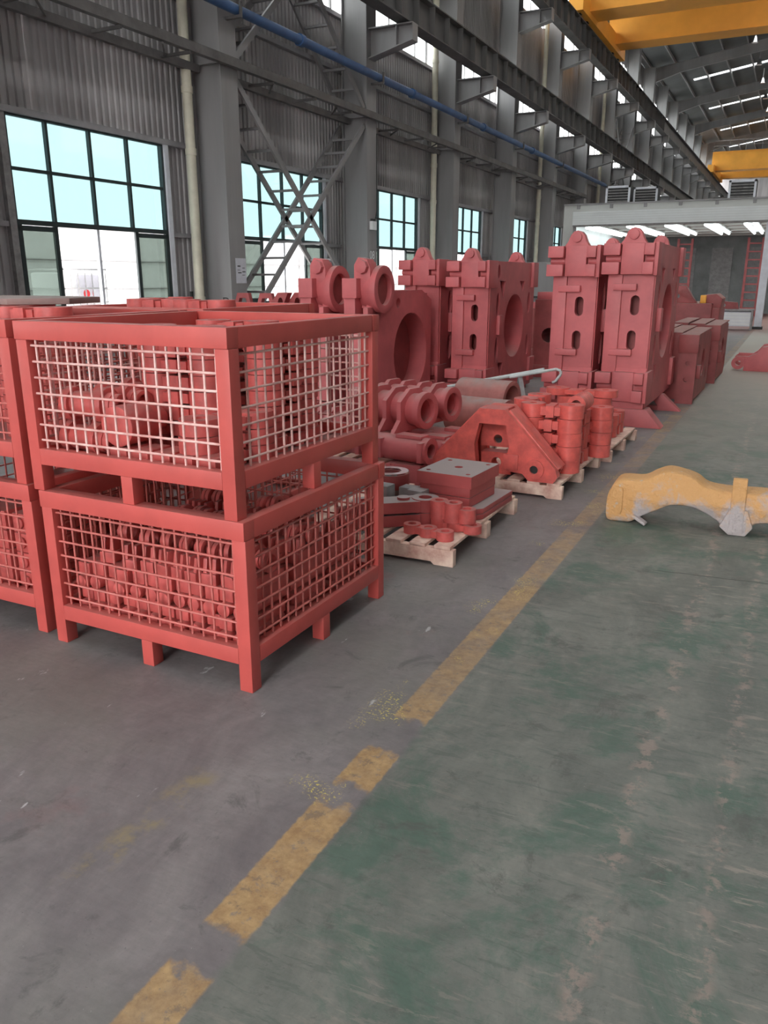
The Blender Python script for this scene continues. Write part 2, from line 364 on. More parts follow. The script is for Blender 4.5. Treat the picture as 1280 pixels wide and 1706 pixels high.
# strip windows below the runway beams and the clerestory
def strip_window(zb, zt, n):
    w = thing('window_30', '', None, kind='structure'); L = BAY-.66; f = MB()
    f.box(-.03,.03,0,L,zb-.03,zb+.03).box(-.03,.03,0,L,zt-.03,zt+.03).box(-.03,.03,-.03,.03,zb,zt).box(-.03,.03,L-.03,L+.03,zb,zt)
    f.build('window_frame', GREYP, w)
    mm = MB().box(-.02,.02,-.02,.02,zb,zt).mesh('mullion', GREYP)
    for i in range(1, n): place('mullion', mm, w, (0, L*i/n, 0))
    place('transom', MB().box(-.02,.02,0,L,zb+(zt-zb)*.55-.02,zb+(zt-zb)*.55+.02).mesh('transom', GREYP), w)
    pm = MB().box(-.004,.004,.03,L/n-.03,zb+.03,zt-.03).mesh('pane', G_CLEAR)
    for i in range(n): place('pane', pm, w, (0, L*i/n, 0))
    return w
S1 = strip_window(8.06, 9.33, 6); S2 = strip_window(12.12, 14.33, 4)
for src, base, what in ((S1, 30, 'strip window under the lower crane beam'), (S2, 60, 'clerestory window beside the upper crane beam')):
    for k in range(-4, 18):
        o = src if k == -4 else copy_tree(src)
        o.name = 'window_%d' % (base+k+4); o.location = (XW+.02, CY(k)+.33, 0)
        o['label'] = '%s, bay %d counted along the wall' % (what, k+5)

# steel columns
def make_column():
    c = thing('steel_column', '', None, kind='structure')
    MB().box(-.03,0,-.27,.27,0,15.3).build('flange', COLM, c); MB().box(-.72,-.69,-.27,.27,0,15.3).build('flange', COLM, c)
    MB().box(-.69,-.03,-.20,-.17,0,15.3).box(-.69,-.03,.17,.20,0,15.3).build('web', COLM, c)
    for zt, x1 in ((7.60,1.22),(11.0,1.22)):
        q = MB().prism([(0,zt-.68),(x1,zt-.38),(x1,zt),(0,zt)], 'y', -.015, .015)
        q.box(0,x1,-.17,.17,zt-.03,zt); q.bar((0,0,zt-.68),(x1,0,zt-.38),.34,.03); q.box(x1*.62,x1*.62+.02,-.16,.16,zt-.5,zt).box(x1-.02,x1,-.16,.16,zt-.38,zt)
        q.build('corbel', COLM, c)
    MB().box(-.74,.02,-.29,.29,5.55,5.58).build('stiffener_plate', COLM, c)
    return c
C1 = make_column()
names = {0:'first steel column with the pasted notices, right of the big window', 1:'second steel column with a small white box and stencilled number', 2:'third steel column with a cream downpipe in front', 3:'fourth steel column along the wall', 4:'fifth steel column, just left of the paint booth'}
for k in range(-4, 18):
    o = C1 if k == -4 else copy_tree(C1)
    o.location = (XC, CY(k), 0); o['label'] = names.get(k, 'grey steel column far along or outside the aisle view, number %d' % (k+5)); o['group'] = 'columns of the left wall'

# crane runway beams with stiffeners
def runway(label, zb, zt, ya, yb):
    t = thing('crane_runway_beam', label, None, (-9.5, ya, 0), kind='structure'); L = yb-ya
    MB().box(-.19,.19,0,L,zb,zb+.03).box(-.19,.19,0,L,zt-.03,zt).box(-.012,.012,0,L,zb+.03,zt-.03).build('beam', BEAMM, t)
    MB().box(-.04,.04,0,L,zt,zt+.1).build('rail', BEAMM, t)
    st = MB().box(.012,.17,-.012,.012,zb+.03,zt-.03).mesh('stiffener', BEAMM)
    for i in range(int(min(L, 75)/1.01)): place('stiffener', st, t, (0, i*1.01+.4, 0))
    MB().box(-.75,-.22,0,L,zt-.06,zt-.03).build('surge_plate', BEAMM, t)
    return t
runway('lower crane runway beam with stiffeners on column brackets', 7.63, 8.38, Y0, Y1)
runway('upper crane runway beam carrying the orange cranes', 11.0, 11.88, Y0, Y1)

# lattice X bracing in the first bay
def brace(name, label, ya, yb, z0, z1):
    t = thing(name, label, None, (0,0,0), kind='structure')
    for (pa, pb) in (((ya,z1),(yb,z0)), ((ya,z0),(yb,z1))):
        for x in (-10.5, -11.2): MB().bar((x,pa[0],pa[1]),(x,pb[0],pb[1]),.05,.13).build('brace_rail', COLM, t)
        n = 13
        for i in range(1, n):
            f = i/n; y = pa[0]+(pb[0]-pa[0])*f; z = pa[1]+(pb[1]-pa[1])*f
            MB().bar((-10.5,y,z),(-11.2,y,z),.07,.05).build('batten', COLM, t)
    return t
brace('cross_bracing', 'lower crossed lattice bracing between the first two columns', CY(0)+.3, CY(1)-.3, .55, 5.35)
brace('cross_bracing', 'upper crossed lattice bracing above the cable tray', CY(0)+.3, CY(1)-.3, 5.75, 10.6)
brace('cross_bracing', 'distant crossed bracing far along the wall above the tray', CY(6)+.3, CY(7)-.3, 5.75, 10.6)

# cable tray, blue pipe, downpipes
tr = thing('cable_tray', 'dark steel ladder tray running along the wall in front of the columns', None, kind='structure')
MB().box(-10.36,-10.24,Y0,44,5.50,5.66).build('front_rail', RAILM, tr)
for k in range(-2, 5): MB().box(-10.98,-10.88,CY(k)+.32,CY(k+1)-.32,5.40,5.54).build('back_rail', RAILM, tr)
rm = MB().box(-.68,0,-.025,.025,-.025,.025).mesh('rung', RAILM); rm2 = MB().bar((0,0,0),(-.6,.75,0),.03,.03).mesh('diagonal', RAILM)
for k in range(-2, 5):
    for j in range(3): place('rung', rm, tr, (-10.26, CY(k)+1.3+j*1.7, 5.47))
    place('diagonal', rm2, tr, (-10.28, CY(k)+1.3, 5.47)); place('diagonal', rm2, tr, (-10.28, CY(k)+4.0, 5.47))
bp_ = thing('blue_pipe', 'blue painted air pipe running along the columns', None, kind='structure')
MB().cyl((-10.2,Y0,6.48),(-10.2,48,6.48),.095,14).build('pipe', PIPEB, bp_)
for y in (10.6, 16.4, 22.2, 28.0, 33.8): MB().cyl((-10.2,y,6.48),(-10.2,y+.14,6.48),.125,14).build('coupling', PIPEB, bp_)
for k in range(-1, 5): MB().box(-10.43,-10.10,CY(k)-.03,CY(k)+.03,6.33,6.38).box(-10.10,-10.07,CY(k)-.03,CY(k)+.03,6.33,6.60).build('clamp', RAILM, bp_)
for k, lb in ((0,'cream downpipe on the near side of the first column'), (2,'cream downpipe at the third column'), (4,'cream downpipe at the fifth column'), (6,'cream downpipe far along the wall')):
    d = thing('downpipe', lb, None, (-10.98, CY(k)-.62, 0), kind='structure'); MB().cyl((0,0,0),(0,0,12),.095,14).build('pipe', PIPEC, d)
    for z in (1.1, 3.9, 5.0, 8.0): MB().cyl((0,0,z),(0,0,z+.12),.11,14).build('collar', PIPEC, d)

# notices, small box, column marks
nt_ = thing('notice_sheet', 'grey notice sheets pasted on the first column', 'notice', (XC+.004, CY(0)+.02, 1.48))
MB().box(0,.003,-.12,.24,0,.50).build('sheet', PAPER, nt_)
for (y, z, w, h) in ((-.06,.33,.10,.025),(-.05,.20,.12,.02),(.10,.22,.11,.02),(.10,.30,.09,.012),(-.06,.26,.09,.01),(.09,.16,.1,.01)): MB().box(.003,.005,y,y+w,z,z+h).build('print_line', BLACK, nt_)
def text(name, body, size, mat, parent, loc, rot):
    cu = bpy.data.curves.new(name, 'FONT'); cu.body = body; cu.size = size; cu.extrude = .001; cu.align_x = 'CENTER'
    o = bpy.data.objects.new(name+'_tmp', cu); COL.objects.link(o); dg = bpy.context.evaluated_depsgraph_get()
    me = bpy.data.meshes.new_from_object(o.evaluated_get(dg)); bpy.data.objects.remove(o); me.materials.clear(); me.materials.append(mat)
    return place(name, me, parent, loc, rot=rot)
m1 = text('column_mark', 'D', .26, BLACK, None, (XC-.20, CY(0)-.206, 1.02), (R(90),0,0)); tag(m1, 'black stencilled letter on the near side of the first column', 'marking')
m2 = text('column_mark', '08', .30, WHITE, None, (XC+.004, CY(1), 2.08), (R(90),0,R(90))); tag(m2, 'white stencilled number on the second column', 'marking')
jb = thing('switch_box', 'small white electrical box on the second column', 'box', (XC, CY(1)-.02, 2.82))
MB().box(0,.09,-.13,.13,0,.22).build('box_body', WHITE, jb, .008); MB().cyl((.04,-.07,.22),(.04,-.07,.28),.035,10).build('cable_gland', BLACK, jb); MB().cyl((.04,.09,.22),(.04,.09,.28),.035,10).build('cable_gland', BLACK, jb)
MB().path([(.04,.16,.30),(.04,.22,.5),(.04,.24,2.4)],.015).build('cable', BLACK, jb)

# roof
EAVE, RIDGE, XR = 15.62, 17.45, .5
def zr(x): return EAVE + (RIDGE-EAVE)*(1-abs(x-XR)/(XR-XW))
ceil = thing('ceiling', 'dark pitched metal roof with translucent skylight strips', None, kind='structure')
def slab(x0, x1, ya, yb, t=.06, lift=0): 
    return MB().add([(x0,ya,zr(x0)+lift),(x1,ya,zr(x1)+lift),(x1,yb,zr(x1)+lift),(x0,yb,zr(x0)+lift),(x0,ya,zr(x0)+t+lift),(x1,ya,zr(x1)+t+lift),(x1,yb,zr(x1)+t+lift),(x0,yb,zr(x0)+t+lift)],
                    [(3,2,1,0),(4,5,6,7),(0,1,5,4),(1,2,6,5),(2,3,7,6),(3,0,4,7)])
for k in range(-5, 18):
    y = CY(k)+2.7 if k > -5 else Y0; ye = min(Y1, CY(k+1)+2.7)
    ys_ = ye-.8
    slab(-.5, XR, y, ye, .02).build('added_ridge_skylight', G_SKY, ceil); slab(XR, 1.5, y, ye, .02).build('added_ridge_skylight', G_SKY, ceil)  # unseen ridge skylight, added for top light deep in the hall
    for (xa, xb) in ((XW-.3, -.5), (1.5, 12.75)):
        slab(xa, xb, y, ys_).build('roof_panel', ROOFM, ceil)
        lo, hi = (xa, xb) if xa < XR-2 else (xb, xa)
        e, i = (-9.0, -.5) if lo < 0 else (10.0, 1.5)
        slab(min(lo,e), max(lo,e), ys_, ye).build('roof_panel', ROOFM, ceil); pass
        slab(min(e,i), max(e,i), ys_, ye, .02).build('skylight_panel' if k % 2 == 0 else 'roof_panel', G_SKY if k % 2 == 0 else ROOFM, ceil)
raf = thing('roof_rafters', 'grey tapered steel roof rafters', None, kind='structure')
for j in range(-6, 6):
    y = 63.9 + 12.12*j
    for sx, xa in ((1, XW+.3), (-1, XE-.2)):
        q = MB(); xs = [xa, xa+sx*2.2, XR]; dp = [.95, .62, .62]
        top = [(x, zr(x)-.22) for x in xs]; bot = [(x, zr(x)-.22-d) for x, d in zip(xs, dp)]
        q.prism(top+bot[::-1], 'y', y-.01, y+.01)
        for a, b in zip(bot, bot[1:]): q.bar((a[0],y,a[1]),(b[0],y,b[1]),.26,.03)
        for a, b in zip(top, top[1:]): q.bar((a[0],y,a[1]),(b[0],y,b[1]),.26,.03)
        q.build('rafter', COLM, raf)
pur = thing('roof_purlins', 'thin roof purlins running the length of the hall', None, kind='structure')
for i in range(16):
    x = XW+.5+i*1.52
    MB().box(x-.04,x+.04,Y0,Y1,zr(x)-.21,zr(x)-.02).build('purlin', GREYP, pur)
hb = None; ORD2 = ['first','second','third','fourth','fifth','sixth','seventh']
for i, y in enumerate((48,60,66,72,78,84,90)):
    for x in (-4.2,):
        if hb is None:
            hb = thing('high_bay_lamp', 'round high bay lamp hanging under the roof', 'lamp', group='high bay lamps under the roof')
            MB().cyl((0,0,0),(0,0,.35),.20,16,.10).build('reflector', STEEL, hb); MB().cyl((0,0,.35),(0,0,1.0),.03,8).build('stem', GREYP, hb); o = hb
        else: o = copy_tree(hb)
        o.location = (x, y, zr(x)-1.2); o['label'] = ORD2[i]+' round high bay lamp under the roof, counted from the near crane'

# right wall and far end wall
wr = thing('wall_right', 'grey metal side wall on the crane bay opposite side', None, kind='structure')
for (a, b, ya, yb) in ((0,8.0,Y0,Y1),(9.3,15.7,Y0,Y1)): MB().box(XE,XE+.1,ya,yb,a,b).build('cladding_sheet', CLAD, wr)
for k in range(-3, 18): MB().box(XE-.7,XE,CY(k)-.25,CY(k)+.25,0,15.3).build('column', COLM, wr)
for (a, b) in ((8.0,9.3),): MB().box(XE+.04,XE+.05,Y0,Y1,a,b).build('window_pane', G_SASH, wr)
tag(MB().prism([(XW,0),(XE+.1,0),(XE+.1,15.7),(XR,RIDGE),(XW,15.7)], 'y', Y1, Y1+.1).build('wall_back', CLAD), 'far end wall of the long hall', kind='structure')

# near end wall with the wide open gate the daylight comes through
wf = thing('wall_front', 'near end wall with a wide open gate behind the camera', None, kind='structure')
for (xa, xb, za, zb) in ((XW,-6.8,0,15.7),(3.0,XE+.1,0,15.7),(-6.8,3.0,11.8,15.7)): MB().box(xa,xb,Y0-.1,Y0,za,zb).build('cladding_sheet', CLAD, wf)
MB().prism([(XW,15.7),(XE+.1,15.7),(XR,RIDGE)],'y',Y0-.1,Y0).build('gable_sheet', CLAD, wf)

# outside the windows: white building, tote, stacked stock
ob = thing('white_outbuilding', 'overexposed white building across the yard, seen through the open window', 'building', (-24, 0, -.25))
MB().box(-6,0,4,70,0,3.6).build('wall', WHITE, ob)
for z in (1.4, 2.45): MB().box(0,.05,4,70,z-.02,z+.02).build('wall_seam', GREYP, ob)
for y in range(8, 70, 6): MB().box(0,.04,y-.015,y+.015,0,3.6).build('wall_seam', GREYP, ob)
ibc = thing('tote_tank', 'white bulk liquid tote in a wire cage outside the open window', 'tank', (-14.6, 13.45, -.25))
MB().box(-.5,.5,-.55,.55,.9,1.95).build('tank', WHITE, ibc, .05); MB().box(.5,.51,-.2,.42,1.35,1.9).build('label_plate', PAPER, ibc)
MB().cyl((.5,.05,1.5),(.52,.05,1.5),.09,12).build('red_mark', REDLBL, ibc); MB().box(-.5,.52,-.2,.5,.95,1.25).build('red_panel', REDLBL, ibc)
MB().box(-.55,.55,-.6,.6,0,.9).build('plinth', GREYP, ibc)
for z in (.95,1.3,1.6,2.0): MB().box(-.56,.58,-.62,-.60,z,z+.03).box(.56,.58,-.62,.62,z,z+.03).box(-.56,.58,.60,.62,z,z+.03).build('cage_bar', STEEL, ibc)
for i in range(7): MB().box(.55,.575,-.62+i*.2,-.60+i*.2,.9,2.05).build('cage_bar', STEEL, ibc)
for i in range(6):
    tag(MB().box(-15.1,-14.4,14.5+.04*i,15.1-.02*i,-.25+i*.2,-.06+i*.2+.01).build('stock_bundle', BLACK), ['lowest','second','third','fourth','fifth','topmost'][i]+' dark stock bundle piled outside beside the tote', 'bundle')
sb_ = thing('spray_bottle', 'small dark bottle standing on the window sill', 'bottle', (XW+.2, 13.62, 1.0)); MB().cyl((0,0,0),(0,0,.2),.05,12).build('bottle_body', GREYP, sb_); MB().cyl((0,0,.2),(0,0,.32),.035,10).build('cap', BLACK, sb_)
for i, y in enumerate((12.75, 12.95)):
    c_ = thing('sill_cup', ['left of two small cups on the window sill','right of two small cups on the window sill'][i], 'cup', (XW+.2, y, 1.0)); MB().tube((0,0,0),(0,0,.09),.05,.042,12).cyl((0,0,.002),(0,0,.012),.045,12).build('cup_body', WHITE, c_)

# ------------------------------------------------------------------ overhead cranes
def crane(label, ya, yb):
    t = thing('overhead_crane', label, 'crane', (0, ya, 12.3)); d = yb-ya
    for i, (a, w) in enumerate(((0,1.5),(d,1.2))):
        g = MB().box(-9.55,10.6,a,a+w,0,1.75).build('box_girder', ORANGE, t)
        MB().box(-9.55,10.6,a-.06,a+w+.06,1.75,1.80).build('top_flange', ORANGE, g); MB().box(-9.55,10.6,a-.06,a+w+.06,-.03,0).build('bottom_flange', ORANGE, g)
    MB().box(-9.8,-9.2,-1.2,d+2.4,-.25,.45).build('end_truck', ORANGE, t); MB().box(10.3,10.9,-1.2,d+2.4,-.25,.45).build('end_truck', ORANGE, t)
    for y in (-.7, .6, d+.6, d+1.9): MB().cyl((-9.62,y,-.12),(-9.38,y,-.12),.2,16).build('wheel', BLACK, t)
    for y in (-.15, d+1.4):
        r = MB().box(-9.5,10.5,y-.02,y+.02,2.78,2.83).box(-9.5,10.5,y-.02,y+.02,2.3,2.34)
        for i in range(14): r.box(-9.5+i*1.53,-9.46+i*1.53,y-.02,y+.02,1.75,2.8)
        r.build('handrail', GREYP if y < 0 else ORANGE, t)
    return t
crane('near orange overhead crane across the top right corner', 37.85, 43.3)
crane('far orange overhead crane above the paint booth', 96.0, 103.6)

# ------------------------------------------------------------------ paint booth
bo = thing('paint_booth', 'pale panelled paint booth with rolled shutter and lit ceiling', 'booth', (0, 29, 0))
BX0, BX1, BZ = -7.5, 4.0, 3.95; D = 12.5
MB().box(BX0,BX1,0,.12,3.74,BZ).build('top_beam', BOOTH, bo); MB().box(BX0,BX1,-.06,.16,BZ,BZ+.05).build('top_edge', COLM, bo)
bk = MB().box(-.05,.05,-.05,.0,-.12,.0).mesh('edge_bracket', COLM)
for i in range(10): place('edge_bracket', bk, bo, (BX0+.5+i*1.1, 0, BZ))
MB().box(-7.1,BX1,-.35,-.02,3.30,3.72).build('shutter_box', BOOTHW, bo)
for i in range(5): MB().box(-7.1,BX1,-.36,-.35,3.36+i*.075,3.365+i*.075).build('shutter_rib', BOOTH, bo)
MB().box(-7.1,BX1,-.30,-.05,3.25,3.30).build('shutter_bottom_bar', GREYP, bo)
MB().box(BX0,-7.1,0,.12,0,3.74).build('front_panel', BOOTH, bo); MB().box(-7.14,-7.04,-.06,0,0,3.3).build('guide_rail', GREYP, bo)
MB().box(-1.08,-.86,-.22,.10,.08,3.30).build('door_post', WHITEF, bo); MB().box(-1.12,-.82,-.26,.14,0,.08).build('door_post_foot', BLACK, bo)
MB().box(BX0,BX0+.1,0.12,D,0,3.6).build('side_wall', BOOTHW, bo); MB().box(BX0,BX1,D,D+.1,0,3.6).build('rear_wall', BOOTHD, bo)
MB().box(BX1-.1,BX1,.12,D,0,3.6).build('side_wall', BOOTHW, bo)
MB().box(BX0,BX1,.12,D,3.42,3.52).build('booth_ceiling', BOOTH, bo)
for i in range(6): MB().box(BX0+.1,BX1-.1,1.0+i*2,1.06+i*2,3.36,3.42).build('ceiling_batten', BOOTH, bo)
for i in range(6): MB().box(BX0+1.6*i+.6,BX0+1.6*i+1.5,D-.06,D,.2,2.9).build('filter_panel', GREYP, bo)
for i, x in enumerate((-6.85,-5.42,-4.14,-2.87,-1.64,-.3,1.0,2.3)):
    l = thing('booth_light', ['first','second','third','fourth','fifth','sixth','seventh','eighth'][i]+' twin tube light from the left under the booth ceiling', 'light', (x, 30.3, 3.30), group='tube lights in the paint booth')
    for dx in (-.14,.14):
        for y in (0, 2.3, 4.6): MB().cyl((dx,y,0),(dx,y+2.0,0),.05,8).build('tube', TUBE, l)
    MB().box(-.24,.24,0,6.6,.05,.09).build('light_housing', BOOTHW, l)
for i, x in enumerate((-4.55, -1.75)):
    t = thing('lift_ladder', ['red rung ladder mast left inside the booth','red rung ladder mast right inside the booth'][i], 'ladder', (x, 38.5, 0))
    for dx in (-.28,.28): MB().box(dx-.05,dx+.05,-.05,.05,0,3.2).build('ladder_rail', CASTD, t)
    for k in range(9): MB().box(-.25,.25,-.03,.03,.3+k*.33,.36+k*.33).build('rung', CASTD, t)
for i, (x, y, n) in enumerate(((-6.0, 30.4, 1), (-5.2, 31.2, 1), (-2.0, 30.4, 1))):
    t = thing('air_unit', ['louvred air unit at the left on the booth roof','smaller half hidden air unit on the booth roof','louvred air unit at the right on the booth roof'][i], 'air unit', (x, y, 3.52 if False else 4.0))
    w = .42
    MB().box(-w,w,0,.6,0,.66).build('housing', BLACK, t); MB().box(-w,-w+.07,-.03,0,0,.66).box(w-.07,w,-.03,0,0,.66).box(-w,w,-.03,0,.59,.66).build('front_frame', WHITEF, t)
    for k in range(6): MB().bar((-w+.07,-.02,.06+k*.09),(w-.07,-.02,.06+k*.09),.04,.012,up=(0,-.6,.8)).build('louvre', GREYP, t)
bench = thing('work_bench', 'white drawer workbench in front of the booth opening', 'bench', (-1.62, 28.3, 0))
MB().box(-.52,.52,-.3,.3,.58,.64).build('bench_top', GREYP, bench); MB().box(-.46,.46,-.26,.26,.12,.56).build('cabinet', WHITEF, bench)
for k in range(4): MB().box(-.44,.44,-.275,-.26,.15+k*.1,.235+k*.1).build('drawer', WHITE, bench)
for x in (-.48,.48):
    for y in (-.26,.26): MB().box(x-.025,x+.025,y-.025,y+.025,0,.58).build('leg', GREYP, bench)
bp2 = thing('bench_casting', 'dull red part with a hole lying on the workbench', 'casting', (-1.9, 28.3, .64)); MB().prism([(-.45,0),(.35,0),(.3,.2),(-.45,.26)],'y',-.12,.12,holes=[circ(-.1,.11,.06,14)]).build('casting_body', CASTD, bp2)

# ------------------------------------------------------------------ wire crates
CW, CD, CH = 1.09, 1.16, .715
def make_crate():
    c = thing('wire_crate', '', 'crate', group='stacked red wire crates')
    p = .062
    for x in (0, CW-p):
        for y in (0, CD-p): MB().box(x,x+p,y,y+p,0,CH-.075).build('corner_post', CRATE, c, .004)
    for x, y, dx, dy in ((p,0,CW-2*p,.05),(p,CD-.05,CW-2*p,.05),(0,p,.05,CD-2*p),(CW-.05,p,.05,CD-2*p)):
        MB().box(x,x+dx,y,y+dy,.115,.185).build('bottom_rail', CRATE, c, .003); e = .062 if dx > .1 else 0
        MB().box(x-e,x+dx+e,y-(.006 if y < .01 and dx > .1 else 0),y+dy+.012*(dx > .1),CH-.075,CH).build('top_rail', CRATE, c, .003)
    for x, y in ((CW/2-.03,0),(CW/2-.03,CD-.06),(0,CD/2-.03),(CW-.06,CD/2-.03)): MB().box(x,x+.06,y,y+.06,0,.115).build('middle_leg', CRATE, c, .003)
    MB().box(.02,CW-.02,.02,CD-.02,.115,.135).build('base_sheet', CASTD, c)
    z0, z1 = .185, CH-.075; r = .005
    vm = MB().cyl((0,0,z0),(0,0,z1),r,8).mesh('wire', WIRE)
    hx = MB().cyl((p,0,0),(CW-p,0,0),r,8).mesh('wire', WIRE); hy = MB().cyl((0,p,0),(0,CD-p,0),r,8).mesh('wire', WIRE)
    nx, ny, nz = 17, 18, 7
    for i in range(nx):
        x = p+.02+(CW-2*p-.04)*i/(nx-1)
        for y in (.030, CD-.030): place('wire', vm, c, (x, y, 0))
    for i in range(ny):
        y = p+.02+(CD-2*p-.04)*i/(ny-1)
        for x in (.030, CW-.030): place('wire', vm, c, (x, y, 0))
    for i in range(nz):
        z = z0+.035+(z1-z0-.06)*i/(nz-1)
        for y in (.022, CD-.022): place('wire', hx, c, (0, y, z))
        for x in (.022, CW-.022): place('wire', hy, c, (x, 0, z))
    return c
A = R(-.4); CX0, CY0 = -2.835, 2.335
crA = make_crate(); crA['label'] = 'lower red wire crate of the near stack, filled with small pin links'; crA.location = (CX0, CY0, 0); crA.rotation_euler = (0,0,A)
crB = copy_tree(crA, 'upper red wire crate of the near stack, holding a stack of link castings', (CX0-.03, CY0, CH), A)
SHEENW = painted('worn_wire', (.80,.56,.52), .25, .2, 7, dark=(.60,.22,.20), spec=.9)  # sheen on the upper crate's wires, painted as a paler colour
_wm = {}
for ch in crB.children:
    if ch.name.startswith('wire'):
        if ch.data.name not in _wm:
            _m = ch.data.copy(); _m.materials.clear(); _m.materials.append(SHEENW); _wm[ch.data.name] = _m
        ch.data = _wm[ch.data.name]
crC = copy_tree(crA, 'lower red wire crate at the left picture edge', (-4.03, 2.36, 0), R(.5))
crD = copy_tree(crA, 'upper red wire crate at the left picture edge', (-4.05, 2.37, CH), R(.3))
crE = copy_tree(crA, 'lower red wire crate in the second row behind the others', (-4.02, 3.66, 0), R(.2))
crF = copy_tree(crA, 'upper red wire crate in the second row behind the others', (-4.03, 3.66, CH), R(-.3))

# small pin links inside the crates
def toggle_mesh():
    q = MB().box(-.034,.034,.025,.30,.062,.118); q.cyl((0,0,.033),(0,.30,.033),.0315,16); return q.mesh('pin_link', LINKP, .004)
TG = toggle_mesh()
ORD = ['first','second','third','fourth','fifth','sixth','seventh','eighth','ninth','tenth','eleventh','twelfth']
LAY = ['bottom','second','third','fourth']; ROW = ['front','middle','rear']
def ring_mesh():
    q = MB().box(-.035,.035,.0,.24,0,.05); q.prism([(0,.0),(.09,0),(.07,.11),(.02,.11)],'x',-.03,-.012); q.prism([(0,.0),(.09,0),(.07,.11),(.02,.11)],'x',.012,.03)
    q.tube((.012,.16,.10),(.035,.16,.10),.052,.028,16).tube((-.02,.16,.10),(.0,.16,.10),.045,.02,16); return q.mesh('clevis_link', LINKP, .003)
RG = ring_mesh()
def fill_pins(x0, y0, z, nx, ny, nz, lab1, lab2, grp):
    for k in range(nz):
        for j in range(ny):
            for i in range(nx):
                if random.random() < .03: continue
                o = place('pin_link', TG, None, (x0+i*.078+random.uniform(-.006,.006), y0+j*.33+random.uniform(-.02,.012), z+k*.12+random.uniform(-.002,.002)), random.uniform(-.03,.03))
                tag(o, 'red pin link, %s, %s layer, %s row, %s from left' % (lab1, LAY[k], ROW[j], ORD[i]), 'link', grp)
    for j in range(ny):
        for i in range(nx-1):
            if random.random() < .12: continue
            o = place('clevis_link', RG, None, (x0+.03+i*.083, y0+.04+j*.34+random.uniform(-.03,.03), z+nz*.12+.002), random.uniform(-.25,.25)); tag(o, 'red clevis link, %s, top layer, %s row, %s from left' % (lab1, ROW[j], ORD[i]), 'link', grp+' top')
fill_pins(CX0+.125, CY0+.065, .138, 12, 3, 2, 'near lower crate', '', 'pin links in the near lower crate')
for k in range(4):
    for i in range(3):
        for j in range(2):
            tag(place('block_link', MB().box(-.11,.11,0,.36,0,.095).cyl((-.06,-.012,.05),(-.06,.0,.05),.03,12).mesh('block_link', LINKP, .01), None, (-3.10-.27*i, 2.47+.42*j, .138+.098*k)), 'red block link, left edge lower crate, %s layer, %s row, %s from right' % (LAY[k], ROW[j], ORD[i]), 'link', 'block links in the left lower crate')

# bone shaped link castings
def bone_mesh(L, r, w, h, mat, hole=.35, n=20):
    q = MB(); z = .18*h
    for s_ in (-1, 1): q.tube((s_*L/2,0,0),(s_*L/2,0,h),r,r*hole,n); q.tube((s_*L/2,0,h*.42),(s_*L/2,0,h*.58),r*1.012,r*.9,n)
    q.box(-L/2+r*.75, L/2-r*.75, -w/2, w/2, z, h-z)
    q.box(-.03,.03,-w*.62,w*.62,.06*h,h*.94)
    return q.mesh('link_casting', mat)
BN1 = bone_mesh(.27,.085,.13,.066,LINKP)
def stack(mesh, x, y, z, h, n, rz, label, grp, jit=.006, name='link_casting'):
    for k in range(n): tag(place(name, mesh, None, (x+random.uniform(-jit,jit), y+random.uniform(-jit,jit), z+k*(h+.001)), rz+random.uniform(-.03,.03)), ('topmost ' if k == n-1 else 'lowest ' if k == 0 else ORD[k]+' lowest ') + label, 'link', grp)
zc = CH+.136
stack(BN1, -2.39, 2.80, zc, .068, 8, 0, 'red link in the front stack, near upper crate', 'front link stack in the near upper crate')
stack(BN1, -2.05, 3.08, zc, .068, 8, R(88), 'red link in the stack by the right mesh, near upper crate', 'right link stack in the near upper crate')
stack(BN1, -2.42, 3.25, zc, .068, 8, R(4), 'red link in the rear stack, near upper crate', 'rear link stack in the near upper crate')
stack(BN1, -2.05, 2.66, zc, .068, 3, R(70), 'red link in the front corner pile, near upper crate', 'corner link pile in the near upper crate')
for i, (x, y) in enumerate(((-3.25,4.05),(-3.62,4.05),(-3.85,4.4),(-3.25,4.45))):
    stack(BN1, x, y, zc, .068, 9 - (i == 3), R((0,5,88,3)[i]), ('red link, right front stack, second row upper crate','red link, left front stack, second row upper crate','red link, crosswise stack, second row upper crate','red link, rear stack, second row upper crate')[i], 'link stacks in the second row crate')
def bush_mesh():
    q = MB().cyl((-.11,0,0),(.11,0,0),.055,18).cyl((-.13,0,0),(-.09,0,0),.072,18).cyl((.03,0,0),(.08,0,0),.075,18); q.tube((.08,0,0),(.14,0,0),.05,.03,18); return q.mesh('flanged_bush', LINKP, .003)
BU = bush_mesh()
for i in range(12):
    r_, c_ = divmod(i, 3); tag(place('flanged_bush', BU, None, (-2.66+.02*r_, 2.50+.17*c_+.01*r_, zc+.077+.148*(r_%2)+0 if r_ < 2 else zc+.077+.148*(r_%2)), random.uniform(-.15,.15)) if r_ < 2 else place('flanged_bush', BU, None, (-2.64, 3.02+.15*c_*.9, zc+.077+.148*(r_-2)), random.uniform(-.1,.1)), ORD[i]+' red flanged bush of those lying at the left in the near upper crate', 'bush', 'flanged bushes in the near upper crate')
rl = thing('roller_casting', 'fat red roller with a flat pale end facing out of the near upper crate', 'roller', (-2.45, 2.435, zc+.155)); MB().cyl((0,0,0),(0,.18,0),.086,28).build('roller_body', LINKP, rl, .006); MB().cyl((0,.18,0),(0,.26,0),.05,18).build('roller_shaft', LINKP, rl)
for i in range(5):
    tag(MB().box(-2.50+.115*i,-2.405+.115*i,2.43,2.58,zc,zc+.068).build('foot_block', LINKP, None, .012), ['leftmost','second','third','fourth','rightmost'][i]+' small red block on the floor of the near upper crate under the roller', 'block')
